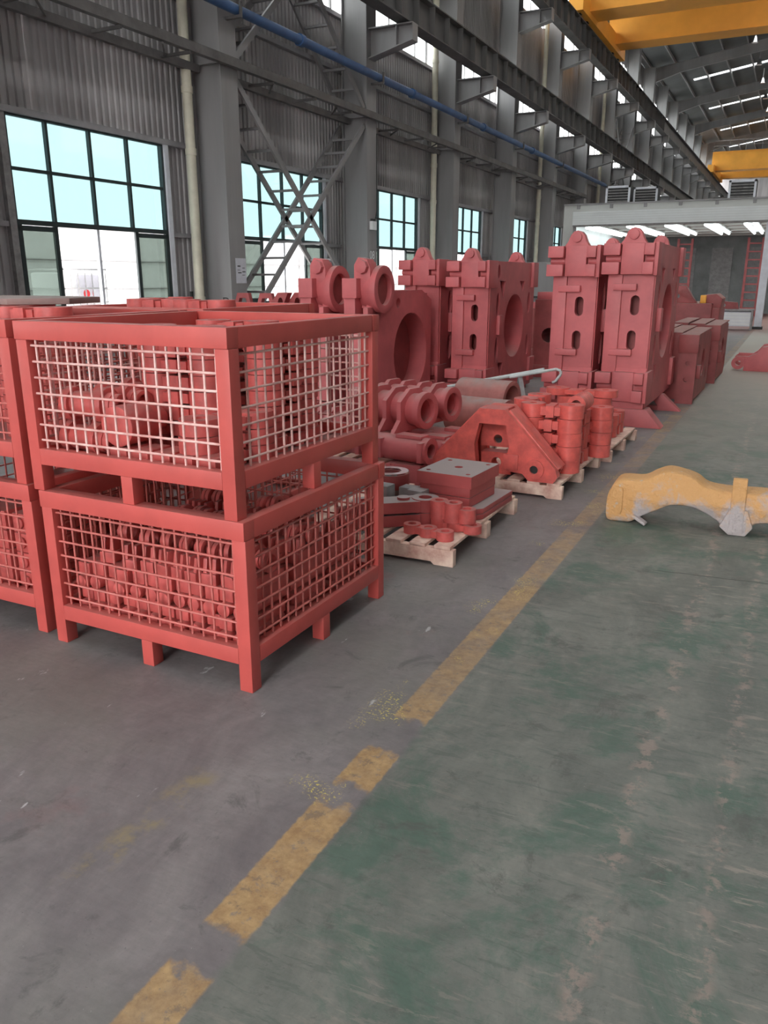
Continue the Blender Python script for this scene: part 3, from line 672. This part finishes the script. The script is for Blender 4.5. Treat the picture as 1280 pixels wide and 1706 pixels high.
pl_ = thing('channel_casting', 'red channel casting standing at the rear left of the near upper crate', 'casting', (-2.62, 3.02, zc)); MB().box(-.12,.12,0,.06,.30,.50).box(-.12,-.06,.0,.2,.30,.50).box(.06,.12,0,.2,.30,.50).build('channel_body', LINKP, pl_, .006)
# left upper crate: plates reaching over the rim
for i in range(9): tag(place('link_casting', BN1, None, (-3.20-.0*i, 2.72, zc+.069*i), R(2)), ORD[i]+' lowest red link in the left edge upper crate, front stack', 'link', 'link stack in the left upper crate')
for i in range(9): tag(place('link_casting', BN1, None, (-3.62, 3.0, zc+.069*i), R(2)), ORD[i]+' lowest red link in the left edge upper crate, rear stack', 'link', 'rear link stack in the left upper crate')
dp = thing('dusty_plate', 'dusty brown plate lying across the parts in the left upper crate', 'plate', (-3.60, 3.0, zc+.069*9)); MB().prism([(-.45,-.2),(.2,-.25),(.40,-.05),(.30,.25),(-.45,.3)],'z',0,.03).build('plate_body', DUSTPL, dp, .004)

# ------------------------------------------------------------------ tall platen castings
def make_platen():
    t = thing('platen_casting', '', 'casting', group='tall platen castings')
    Wd, Dp, Ht = .50, 2.0, 1.75
    # side plates with the great bore and core windows
    outer = [(.02,0),(1.98,0),(2.0,.10),(1.96,.45),(1.96,1.40),(2.0,1.46),(2.0,Ht),(0,Ht),(0,.06)]
    tri = lambda cx, cy, s: [(cx-s,cy+s*.7),(cx+s*.2,cy-s*1.1),(cx+s*.9,cy+s*.6)]
    holes = [circ(1.05,.90,.43,36), circ(.33,1.62,.05,14,.09), tri(.50,1.42,.13), [(1.25,1.50),(1.48,1.50),(1.40,1.36)],
             circ(.33,1.19,.07,14,.17), circ(.33,.62,.07,14,.17), tri(.52,.36,.12), circ(1.72,1.2,.07,14,.15), circ(1.72,.6,.07,14,.15)]
    MB().prism(outer,'x',Wd/2-.06,Wd/2,holes).build('side_plate', CAST, t); MB().prism(outer,'x',-Wd/2,-Wd/2+.06,holes).build('side_plate', CAST, t)
    MB().tube((-Wd/2+.01,1.05,.90),(Wd/2-.01,1.05,.90),.47,.425,36).build('bore_ring', CAST, t)
    MB().box(-Wd/2+.06,Wd/2-.06,.06,1.97,0,.07).build('bottom_web', CAST, t); MB().box(-Wd/2+.06,Wd/2-.06,.06,1.97,Ht-.07,Ht).build('top_web', CAST, t)
    MB().box(-Wd/2+.06,Wd/2-.06,1.92,1.98,.07,Ht-.07).build('rear_plate', CAST, t)
    # front pillar with the two oval slots
    MB().prism([(-Wd/2+.012,.0),(Wd/2-.012,.0),(Wd/2-.012,Ht-.01),(-Wd/2+.012,Ht-.01)],'y',-.03,.06,[slot(.06,1.11,.095,.21),slot(.05,.74,.095,.21)]).build('front_plate', CAST, t)
    MB().box(-Wd/2+.06,Wd/2-.06,.20,.22,.07,Ht-.07).build('inner_web', CASTD, t)  # dark web added behind the slots to shut light out of them
    MB().box(-Wd/2+.012,-.085,-.065,-.03,.10,1.43).build('raised_strip', CAST, t, .006)
    for z in (1.30,.61): MB().box(-.17,.07,-.095,-.03,z-.035,z+.035).build('stop_bar', CAST, t, .006)
    MB().prism([(-.03,.38),(-.03,.44),(-.075,.36),(-.075,.0),(-.03,0)],'x',-.10,.245).build('lower_apron', CAST, t)
    for a, b, ext in ((1.43,1.75,'u'),(.08,.40,'l')):
        MB().box(-.105,.125,-.115,-.03,a,b).build('head_panel', CAST, t, .006)
        for x0, x1 in ((-.285,-.115),(.135,.235)):
            MB().box(x0,x1,-.17,-.03,b-.125,b-.005).build('clamp_block', CAST, t, .006); MB().box(x0-.01,x1,-.17,-.03,a,a+.125).build('clamp_block', CAST, t, .006)
            MB().cyl((x0+.01,-.04,(a+b)/2),(x1,-.04,(a+b)/2),.045,12).build('clamp_groove', CAST, t)
        MB().box(.235,.275,-.13,.22,a-.01,b+.005).build('corner_flange', CAST, t, .005); MB().box(.235,.29,1.78,2.02,a-.02,b+.005).build('corner_flange', CAST, t, .005)
    MB().box(.25,.30,.28,.42,.82,1.07).build('side_rib', CAST, t, .006)
    for y in (0.0, 1.86):
        pr = [(-.145,Ht-.02),(.145,Ht-.02),(.10,Ht+.04),(.072,Ht+.11),(.04,Ht+.145),(0,Ht+.155),(-.04,Ht+.145),(-.072,Ht+.11),(-.10,Ht+.04)]
        lg = MB().prism([(x+.01,z) for x, z in pr],'y',y-.10,y+.02).build('lifting_lug', CAST, t, .005); MB().cyl((.01,y-.135,Ht+.085),(.01,y+.05,Ht+.085),.053,20).build('lug_pin', CAST, lg, .005)
    return t
P1 = make_platen()
def foot(t, dz, k=1.0):
    MB().prism([(-.29,-dz),(.46*k,-dz),(.29,.0),(-.28,.0)],'y',-.10,.14).build('foot', CAST, t, .006)
    MB().prism([(-.29,-dz),(.50*k,-dz),(.28,.0),(.10,.0),(.22*k,-dz+.06),(-.29,-dz+.05)],'y',1.25,1.38).build('foot', CAST, t, .006)
P1.location = (-1.60, 9.20, .20); P1['label'] = 'tall red platen casting nearest the yellow line, on splayed feet'
pl = {}
pl[3] = copy_tree(P1, 'tall red platen casting just left of the one by the yellow line', (-2.20, 9.20, .18))
pl[1] = copy_tree(P1, 'leftmost of the four tall red platen castings', (-4.42, 10.05, .07), 0)
pl[2] = copy_tree(P1, 'tall red platen casting second from the left, big bore showing', (-3.73, 10.02, .05), 0)
foot(P1, .20); foot(pl[3], .18, .6)
for t_, dz in ((pl[1], .07), (pl[2], .05)):
    for y in (.1, 1.6): MB().box(-.24,.24,y,y+.2,-dz,0).build('foot', CASTD, t_)

# boss castings left of them
def make_boss():
    t = thing('boss_casting', '', 'casting', group='boss castings'); Ht = 1.42
    outer = [(.06,0),(1.7,0),(1.7,1.30),(1.4,1.42),(.62,1.42),(.5,1.50),(.06,1.50)]
    for x in (-.21,-.02): MB().prism(outer,'x',x,x+.08,[circ(1.08,.68,.48,32), circ(.72,1.28,.06,14)]).build('side_plate', CAST, t)
    MB().tube((-.2,1.08,.68),(.05,1.08,.68),.52,.475,32).build('bore_ring', CAST, t)
    MB().cyl((-.205,1.08,.68),(-.17,1.08,.68),.48,32).build('bore_shade_disc', CASTD, t); MB().box(-.20,.05,.02,.10,0,1.05).build('front_plate', CAST, t, .006); MB().box(-.13,-.02,.1,1.68,1.24,1.30).build('top_web', CAST, t)  # dark disc closes the bore, its shade put into the colour
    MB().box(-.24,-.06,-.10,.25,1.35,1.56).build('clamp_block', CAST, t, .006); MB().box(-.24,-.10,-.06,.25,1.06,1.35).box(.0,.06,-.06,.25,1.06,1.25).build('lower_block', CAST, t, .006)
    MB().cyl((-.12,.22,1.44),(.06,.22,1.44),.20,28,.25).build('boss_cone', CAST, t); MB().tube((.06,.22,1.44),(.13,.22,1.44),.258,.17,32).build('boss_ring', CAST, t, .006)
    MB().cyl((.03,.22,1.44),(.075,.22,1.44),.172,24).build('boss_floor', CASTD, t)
    lg = MB().prism([(-.14,1.44),(.06,1.44),(.06,1.66),(.02,1.76),(-.09,1.78),(-.14,1.7)],'y',.0,.16).build('lifting_lug', CAST, t, .006); MB().cyl((-.03,-.06,1.68),(-.03,.2,1.68),.075,8).build('lug_pin', CAST, lg, .005)
    return t
B1 = make_boss(); B1.location = (-4.80, 8.05, .03); B1['label'] = 'left of the two red boss castings with a round socket, against the bracing'
B2 = copy_tree(B1, 'right of the two red boss castings, with a large dark bore', (-4.235, 8.05, .03), 0)

# dark brackets standing behind the crates
def bracket_mesh():
    q = MB().prism([(-.17,0),(.17,0),(.10,.30),(-.06,.30)],'y',-.03,.03,[[(-.07,.12),(.09,.12),(.06,.24),(-.03,.24)]]); q.box(-.15,-.07,-.07,.07,0,.14).box(.02,.12,-.07,.07,0,.14); return q.mesh('fork_bracket', CASTD, 0)
FB = bracket_mesh()
def slant_mesh():
    q = MB().prism([(-.20,0),(.05,0),(.20,.31),(.06,.31)],'y',-.05,.05,[circ(.095,.2,.035,12,.055)]); return q.mesh('slanted_bracket', CASTD)
SL = slant_mesh()
ped = thing('bracket_table', 'dark steel table carrying the bracket castings behind the crates', 'table', (-5.6, 8.25, 0))
MB().box(-.62,.50,-.25,.25,1.06,1.12).build('table_top', CASTD, ped)
for x in (-.58,.46):
    for y in (-.2,.2): MB().box(x-.03,x+.03,y-.03,y+.03,0,1.06).build('leg', CASTD, ped)
for i, x in enumerate((-5.99,-5.66)): tag(place('fork_bracket', FB, None, (x, 8.2, 1.12-.0*i)), ['left dark red fork bracket in front of the first column','right dark red fork bracket behind the crates'][i], 'bracket')
for i, x in enumerate((-5.46,-5.30,-5.24)): tag(place('slanted_bracket', SL, None, (x, 8.12+.11*i, 1.12)), ['first','second','third'][i]+' slanted dark red bracket from the left behind the crates', 'bracket')

# ------------------------------------------------------------------ pallets
def make_pallet(w, d):
    t = thing('wooden_pallet', '', 'pallet', group='wooden pallets'); h = .10
    for i, y in enumerate((0, d/2-.04, d-.08)):
        MB().prism([(-w,0),(-w+.12,0),(-w+.14,.018),(-.14,.018),(-.12,0),(0,0),(0,h),(-w,h)] ,'y',y,y+(.05 if i == 0 else .08)).build('stringer', WOOD, t, .003)
    n = int(w/.155)
    sm_ = MB().box(-.10,0,0,d,h,h+.02).mesh('slat', WOOD, .003)
    for i in range(n): place('slat', sm_, t, (-.02-i*.155, 0, 0))
    return t
pa = make_pallet(1.15, 1.26); pa.location = (-1.565, 4.03, 0); pa.rotation_euler = (0,0,R(.5)); pa['label'] = 'nearest wooden pallet with small links and square plates'
pb = copy_tree(pa, 'wooden pallet under the triangular bracket and link stack', (-1.375, 5.74, 0), R(-1)); pc = make_pallet(.82, 1.2); pc.location = (-1.30, 7.20, 0); pc.rotation_euler = (0,0,R(-1)); pc['label'] = 'third wooden pallet just before the tall castings'
pd = copy_tree(pa, 'wooden pallet under the ribbed housings behind the crates', (-2.58, 5.85, 0), R(0))
PZ = .122
# square plates
for i, (w, z, h) in enumerate(((.35,.198,.062),(.355,.262,.062),(.385,.326,.078))):
    q = thing('square_plate', ['bottom','middle','top dusty'][i]+' square red plate of the pile on the nearest pallet', 'plate', (-1.84, 4.80, z), R(-4))
    hol = [circ(0,0,.028,16)] + [circ(a*.14,b*.16,.016,10) for a in (-1,1) for b in (-1,1)] if i == 2 else []
    MB().prism([(-w/2,-w*.58),(w/2,-w*.58),(w/2,w*.58),(-w/2,w*.58)],'z',0,h,hol).build('plate_body', PLATEP, q, .005 if i < 2 else 0)
for i, z in enumerate((PZ, PZ+.037)):
    q = thing('flat_plate', ['lower','upper'][i]+' flat red plate under the square plates', 'plate', (-1.78, 4.86, z), R(-3)); MB().prism([(-.30,-.28),(.14,-.28),(.19,-.22),(.19,.3),(-.30,.3)],'z',0,.036).build('plate_body', PLATEP, q, .006)
def links3(name, label, loc, rz, r=.052, L=.12, h=.055, n=3, mat=LINKP):
    q = thing(name, label, 'link', loc, rz)
    for i in range(n):
        MB().tube(((i-(n-1)/2)*L,0,0),((i-(n-1)/2)*L,0,h),r,r*.5,20).build('eye', mat, q)
    MB().box(-(n-1)/2*L+r*.7,(n-1)/2*L-r*.7,-r*.62,r*.62,h*.1,h*.85).build('link_web', mat, q)
links3('eye_link', 'flat three-eyed red link at the front of the nearest pallet', (-1.78,4.17,PZ), R(-12))
links3('eye_link', 'red three-eyed link under the tall one on the nearest pallet', (-1.68,4.36,PZ), R(-8), .055, .115, .05)
links3('eye_link', 'tall two-eyed red link standing on another link', (-1.745,4.36,PZ+.052), R(-8), .055, .10, .12, 2)
links3('eye_link', 'short one-eyed red bush beside the tall two-eyed link', (-1.615,4.37,PZ+.052), 0, .055, .1, .085, 1)
for i in range(2):
    q = thing('strap_link', ['lower','upper'][i]+' long dusty strap link behind the crate corner on the nearest pallet', 'link', (-2.06,4.30,PZ+.083*i), R(38))
    for s_ in (-1,1): MB().tube((s_*.19,0,0),(s_*.19,0,.08),.085,.042,24).build('eye', PLATEP, q)
    MB().box(-.14,.14,-.075,.075,.004,.074).build('link_web', PLATEP, q)
    MB().cyl((.05,.0,.074),(.05,.0,.09),.04,16).build('round_pad', PLATEP, q)
for i, (x, y, h) in enumerate(((-2.02,4.55,.17),(-2.13,4.66,.15),(-2.24,4.50,.19))):
    q = thing('grey_block', ['right','middle','left'][i]+' grey machined block behind the strap links', 'block', (x,y,PZ), R(-6)); MB().box(-.055,.055,-.05,.05,0,h).build('block_body', GREYP, q, .006)
q = thing('flanged_sleeve', 'dark red sleeve with a bright machined ring beside the crate corner', 'sleeve', (-2.33,4.78,.122)); MB().cyl((0,0,0),(0,0,.10),.09,24).build('sleeve_base', GREYP, q); MB().tube((0,0,.10),(0,0,.20),.13,.07,28).build('sleeve_body', CASTD, q, .004); MB().tube((0,0,.20),(0,0,.212),.125,.075,28).build('machined_ring', STEEL, q); MB().cyl((-.12,-.06,.1),(-.12,-.06,.28),.022,12).build('stud', STEEL, q)

# triangular bracket
q = thing('triangle_bracket', 'glossy red triangular bracket with a pin eye, standing on the pallet', 'bracket', (-1.935,5.78,PZ))
out = [(-.52,0),(-.52,.07),(-.13,.49),(-.10,.525),(.09,.525),(.13,.49),(.50,.11),(.52,.05),(.49,0),(.30,0),(.25,.05),(.125,.06),(.115,.16),(.14,.25),(.105,.41),(-.105,.41),(-.14,.25),(-.125,.12),(-.125,.03),(-.18,0)]
MB().prism(out,'y',-.05,.03).build('front_plate', LINKS, q); MB().prism([(x*.93,z) for x, z in out],'y',.20,.27).build('rear_plate', LINKS, q)
MB().bar((.11,.10,.512),(.505,.10,.09),.20,.028,up=(0,0,1)).build('sloping_web', LINKS, q, .004); MB().bar((-.11,.10,.512),(-.52,.10,.075),.20,.028).build('sloping_web', LINKS, q, .004)
MB().box(-.10,.09,.03,.20,.49,.522).build('top_web', LINKS, q)
MB().prism([(-.125,.0),(.12,.0),(.12,.17),(-.125,.17)],'y',.08,.20,[circ(0,.09,.04,16)]).build('inner_block', LINKS, q)
MB().tube((.345,-.075,.095),(.345,-.05,.095),.075,.032,24).build('pin_eye', LINKS, q); MB().cyl((.345,-.053,.095),(.345,-.051,.095),.034,16).build('eye_hole', BLACK, q)
MB().box(.10,.215,-.062,-.05,.075,.19).build('raised_pad', LINKS, q, .003)
MB().prism([(-.14,.21),(.14,.21),(.14,.42),(-.14,.42)],'y',.10,.13,[circ(0,.27,.035,16)]).build('inner_web', LINKS, q)

# glossy link stacks on the second and third pallets
BN2 = bone_mesh(.30,.098,.15,.104,LINKS,.3,24)
stack(BN2, -1.60, 6.16, PZ, .106, 5, R(2), 'glossy red link in the stack right behind the triangular bracket', 'front stack of glossy links')
stack(BN2, -1.50, 6.50, PZ, .106, 4, R(90), 'glossy red link casting in the crosswise stack on the second pallet', 'crosswise stack of glossy links')
stack(BN2, -1.85, 6.50, PZ, .106, 5, R(85), 'glossy red link casting in the inner stack on the second pallet', 'inner stack of glossy links')
stack(BN2, -1.50, 6.86, PZ, .106, 4, R(5), 'glossy red link casting in the rear stack on the second pallet', 'rear stack of glossy links')
stack(BN2, -1.62, 7.42, PZ, .106, 4, R(3), 'glossy red link casting in the stack on the third pallet', 'stack of glossy links on the third pallet')
tag(place('wide_link', bone_mesh(.44,.11,.16,.062,LINKS,.3,24), None, (-1.66,7.44,PZ+4*.107+.003)), 'wide glossy red link lying topmost on the third pallet stack', 'link')
for i in range(6): tag(place('washer_ring', MB().tube((0,0,0),(0,.045,0),.075,.04,20).mesh('washer_ring', LINKS), None, (-1.45, 6.34+.052*i, PZ+4*.107+.076), rot=(0,0,0)), ORD[i]+' glossy red ring standing in the row on top of the link stacks', 'ring', 'rings standing on the link stacks')
stack(BN2, -1.47, 7.95, PZ, .106, 2, R(90), 'glossy red link in the low pile at the end of the third pallet', 'low pile of glossy links')

# ribbed tube housings and plain sleeves behind the bracket
def make_housing():
    t = thing('ribbed_housing', '', 'housing', group='ribbed tube housings'); r = .135
    MB().tube((-.75,0,.17),(0,0,.17),r,.09,24).build('tube_body', CAST, t); MB().tube((-.02,0,.17),(.04,0,.17),r+.018,.10,24).build('end_flange', CAST, t, .004)
    for x in (-.12,-.27,-.45,-.62):
        MB().prism([(-.28,0),(.2,0),(.2,.2),(.09,.345),(-.06,.345),(-.19,.25),(-.19,.10)],'x',x-.02,x+.02).build('rib', CAST, t)
    return t
h1 = make_housing(); h1.location = (-2.64, 6.05, .37); h1.rotation_euler = (0,0,R(-12)); h1['label'] = 'front ribbed red tube housing lying behind the crate'
h2 = copy_tree(h1, 'rear ribbed red tube housing with the open round end', (-2.62, 6.56, .355), R(-10))
h3 = copy_tree(h1, 'third ribbed red housing half hidden behind the crates', (-3.50, 6.30, .123), R(-12))
def make_sleeve(): 
    t = thing('lug_sleeve', '', 'sleeve', group='lower sleeves'); MB().tube((-.85,0,.11),(0,0,.11),.105,.06,24).build('tube_body', CAST, t)
    for x in (-.02,-.40,-.62): MB().box(x-.04,x,-.125,-.05,.03,.19).build('lug', CAST, t, .004)
    MB().box(-.30,-.06,-.06,.06,.20,.228).build('key_strip', CAST, t, .003); return t
s1 = make_sleeve(); s1.location = (-2.42, 5.70, .17); s1.rotation_euler = (0,0,R(-8)); s1['label'] = 'nearest red sleeve with square lugs under the housings'
s2 = copy_tree(s1, 'second red sleeve behind the one with square lugs', (-2.34, 6.0, .125), R(-8)); s3 = copy_tree(s1, 'third red sleeve, partly behind the triangular bracket', (-2.27, 6.36, .125), R(-8))
q = thing('support_block', 'red block supporting the nearest sleeve', 'block', (-2.62,5.70,0)); MB().box(-.12,.14,-.08,.08,.0,.17).box(-.16,-.12,-.09,.09,0,.17).build('block_body', CAST, q, .004)
q = thing('large_sleeve', 'large dusty red tube lying behind the triangular bracket', 'tube', (-2.30, 7.28, .30), R(-10)); MB().tube((-.62,0,0),(0,0,0),.185,.14,32).build('tube_body', DUSTY, q, .004)
MB().box(-.5,-.4,-.15,.15,-.30,-.16).box(-.2,-.1,-.15,.15,-.30,-.16).build('cradle', GREYP, q)
q = thing('large_sleeve', 'second large dusty tube further back under the grey rod', 'tube', (-2.48, 7.95, .38), R(-10)); MB().tube((-.60,0,0),(0,0,0),.20,.15,32).build('tube_body', DUSTY, q, .004)
MB().box(-.5,-.4,-.15,.15,-.38,-.17).box(-.2,-.1,-.15,.15,-.38,-.17).build('cradle', GREYP, q)

# grey rod with hook on a stand
q = thing('hooked_rod', 'long pale grey rod with a hooked end resting on a stand', 'rod', (-.06,.28,-.025))
MB().cyl((-3.44,8.0,.42),(-2.19,8.0,.70),.020,12).build('rod', ROD, q)
MB().cyl((-2.55,7.97,.605),(-2.15,7.97,.695),.016,10).path([(-2.15,7.97,.695),(-2.06,7.97,.715),(-2.01,7.97,.70),(-2.005,7.97,.665),(-2.06,7.97,.59),(-2.09,7.97,.575)],.014,10).build('hook', ROD, q)
for a in ((-2.78,.55),(-2.45,.62)):
    MB().bar((a[0],8.0,a[1]),(a[0]+.22,7.72,0),.05,.02).bar((a[0],8.0,a[1]),(a[0]-.1,8.3,0),.05,.02).build('stand_leg', GREYP, q)

# ------------------------------------------------------------------ yellow and grey casting on the floor
q = thing('beam_casting', 'rough yellow primed curved casting lying on the green floor', 'casting', (0,5.45,0), R(3))
oc = [(-.98,.16),(-.955,.235),(-.90,.29),(-.76,.30),(-.68,.345),(-.60,.375),(-.50,.36),(-.42,.335),(-.35,.29),(-.21,.275),(0,.28),(.35,.27),(.62,.22),(.62,.06),(.30,.03),(.12,.09),(.0,.09),(-.06,.07),(-.10,.0),(-.20,.0),(-.28,.08),(-.42,.145),(-.56,.15),(-.66,.10),(-.75,.05),(-.83,.0),(-.94,.0),(-.98,.03)]
def smooth_loop(p, n=4):
    out_ = []; m = len(p)
    for i in range(m):
        a, b, c, d = (p[(i+j-1) % m] for j in range(4))
        for t in [k/n for k in range(n)]:
            out_.append(tuple(.5*(2*b[u]+(c[u]-a[u])*t+(2*a[u]-5*b[u]+4*c[u]-d[u])*t*t+(3*b[u]-a[u]-3*c[u]+d[u])*t**3) for u in (0,1)))
    return [(x, max(z, 0)) for x, z in out_]
_so = smooth_loop(oc)
def inset(p, d):
    m = len(p); o_ = []
    for i in range(m):
        a, b = p[i-1], p[(i+1) % m]; tx, tz = b[0]-a[0], b[1]-a[1]; l = math.hypot(tx, tz) or 1
        o_.append((p[i][0]+tz/l*d, p[i][1]-tx/l*d))
    return o_
_rings = [(-.03,.014),(-.022,.005),(-.008,0),(.19,0),(.204,.005),(.212,.014)]
_q = MB(); _n = len(_so)
for yy, dd in _rings: _q.v += [(x, yy, max(z, 0)) for x, z in inset(_so, dd)]  # rounded rim rings
for r_ in range(len(_rings)-1): _q.f += [(r_*_n+i, r_*_n+(i+1) % _n, (r_+1)*_n+(i+1) % _n, (r_+1)*_n+i) for i in range(_n)]
for k_ in (0, len(_q.v)-_n):
    _q.f += [tuple(i+k_ for i in t_) for t_ in tessellate_polygon([[Vector((v_[0], v_[2], 0)) for v_ in _q.v[k_:k_+_n]]])]
_q.build('casting_body', YCAST, q, 0, 60)
MB().bar((-.16,-.03,.02),(-.165,-.03,.375),.085,.05,up=(0,-1,0)).build('upright_rib', YCAST, q, .008)
MB().prism([(-.26,.05),(-.20,.0),(-.10,.0),(-.06,.06),(-.10,.17),(-.21,.17)],'y',-.05,.2).build('belly_pad', YCAST, q, .01)
MB().bar((-.80,-.03,.06),(-.71,-.05,.012),.05,.02).build('riser_stub', YCAST, q, .005)
MB().box(-.955,-.87,-.045,.225,.05,.25).build('end_pad', YCAST, q, .03)

# ------------------------------------------------------------------ further castings along the aisle
def make_slab(h, d):
    t = thing('slab_casting', '', 'casting', group='low slab castings')
    MB().prism([(0,.04),(d*.9,.0),(d,.12),(d,h-.06),(d*.8,h),(0,h)],'x',-.10,.10,[circ(d*.5,h*.52,h*.22,24),circ(d*.17,h*.75,.05,12,.09),circ(d*.8,h*.3,.05,12,.09)]).build('slab_body', CASTD, t)
    MB().prism([(-.11,.0),(.11,.0),(.11,h),(-.11,h)],'y',-.05,.05,[circ(.01,h*.60,.03,12),circ(.0,h*.36,.03,12)]).build('front_plate', CASTD, t)
    MB().box(-.12,.12,-.07,.02,h*.75,h+.01).build('head_block', CASTD, t, .004); MB().box(.10,.15,.18,.30,h*.35,h*.55).build('side_rib', CASTD, t, .004); MB().box(-.11,.11,-.03,d*.95,h-.005,h+.012).build('top_strip', CASTD, t); MB().box(-.09,.09,.05,.2,0,.05).build('foot', CASTD, t)
    return t
sl1 = make_slab(.88, 1.9); sl1.location = (-1.15,11.2,0); sl1['label'] = 'nearest low dark red slab casting past the tall platens'
for i, (x, y) in enumerate(((-1.40,11.6),(-1.65,11.9),(-1.08,13.6),(-1.34,14.0),(-1.62,14.2))):
    copy_tree(sl1, ['second low slab casting, left of the nearest one','third low slab casting, mostly hidden by the platen','low slab casting further back on the aisle side','low slab casting further back, in the middle','low slab casting further back, on the left'][i], (x,y,0), 0)
q = thing('box_casting', 'large dark red box casting with a sloped top far down the aisle', 'casting', (-2.0,19.2,0))
MB().box(-.75,.40,0,1.9,0,1.05).build('box_body', CASTD, q, .01); MB().prism([(-.75,1.05),(.05,1.05),(-.20,1.42),(-.75,1.45)],'y',.2,.5,[circ(-.35,1.2,.05,12)]).build('sloped_gusset', CASTD, q, .006)
MB().prism([(.10,1.0),(.55,.9),(.58,1.15),(.45,1.25),(.15,1.22)],'y',.3,1.2).build('side_ear', CASTD, q, .006); MB().box(.35,.55,.2,1.7,.35,.95).build('side_box', CASTD, q, .01)
q = thing('yellow_tag', 'small orange part lying on the far box casting', 'part', (-1.78,19.15,1.06)); MB().box(-.06,.06,-.05,.05,0,.17).build('tag_body', ORANGE, q, .02)
q = thing('machine_casting', 'purple red machine base with projecting arms at the right edge', 'casting', (-.35,15.7,0))
MB().prism([(-.32,0),(.9,0),(.9,.46),(.15,.46),(-.05,.42),(-.14,.30),(-.32,.22)],'y',0,.25).build('base_side', CAST, q, .008); MB().prism([(-.25,0),(.9,0),(.9,.46),(.15,.46),(-.05,.42),(-.14,.30),(-.25,.22)],'y',.75,.95).build('base_side', CAST, q, .008)
MB().box(.15,.9,.1,.9,.42,.62).build('upper_body', CASTD, q, .008); MB().box(.25,.9,.3,.8,.6,.72).build('cap_block', CASTD, q, .008)
for y in (.1,.85): MB().tube((-.42,y-.06,.13),(-.42,y+.06,.13),.11,.05,18).build('arm_eye', CAST, q); MB().box(-.46,-.1,y-.05,y+.05,.17,.25).build('arm', CAST, q)
q = thing('drum_stack', 'dark rusty rings stacked beside the far workbench', 'rings', (-1.85,22.6,0))
for i in range(5): MB().tube((0,0,i*.1),(0,0,i*.1+.085),.22,.1,20).build('ring', BLACK if i % 2 else CASTD, q)
# castings glimpsed between the platen pairs
for i, (x, y, w, d, h) in enumerate(((-3.55,13.2,.5,1.6,1.25),(-4.4,16.2,.7,1.4,1.0),(-2.75,13.0,.45,1.5,1.15))):
    q = thing('distant_casting', ['dark red casting seen in the gap between the platen pairs','lower dark casting further back between the platen pairs','dark red casting right behind the third platen'][i], 'casting', (x,y,0))
    MB().prism([(-w/2,0),(w/2,0),(w/2,h*.9),(w*.3,h),(-w/2,h)],'y',0,d,[circ(0,h*.55,.12,14)]).build('casting_body', CASTD, q); MB().box(-w/2,w*.1,.1,.5,h,h+.12).build('top_block', CAST, q, .006); MB().box(-w/2-.04,w/2+.04,-.04,.06,0,.2).build('foot_block', CASTD, q, .006)
q = thing('grey_machine', 'pale grey hooded machine far back between the platen pairs', 'machine', (-6.2,22.5,0))
MB().prism([(-.6,0),(.7,0),(.7,1.0),(.25,1.75),(-.05,2.0),(-.6,2.0)],'y',0,1.6).build('hood', COLM, q, .02); MB().box(-.7,.8,-.1,0,1.05,1.1).box(-.7,.8,-.1,0,.85,.9).build('guard_rail', BLACK, q)
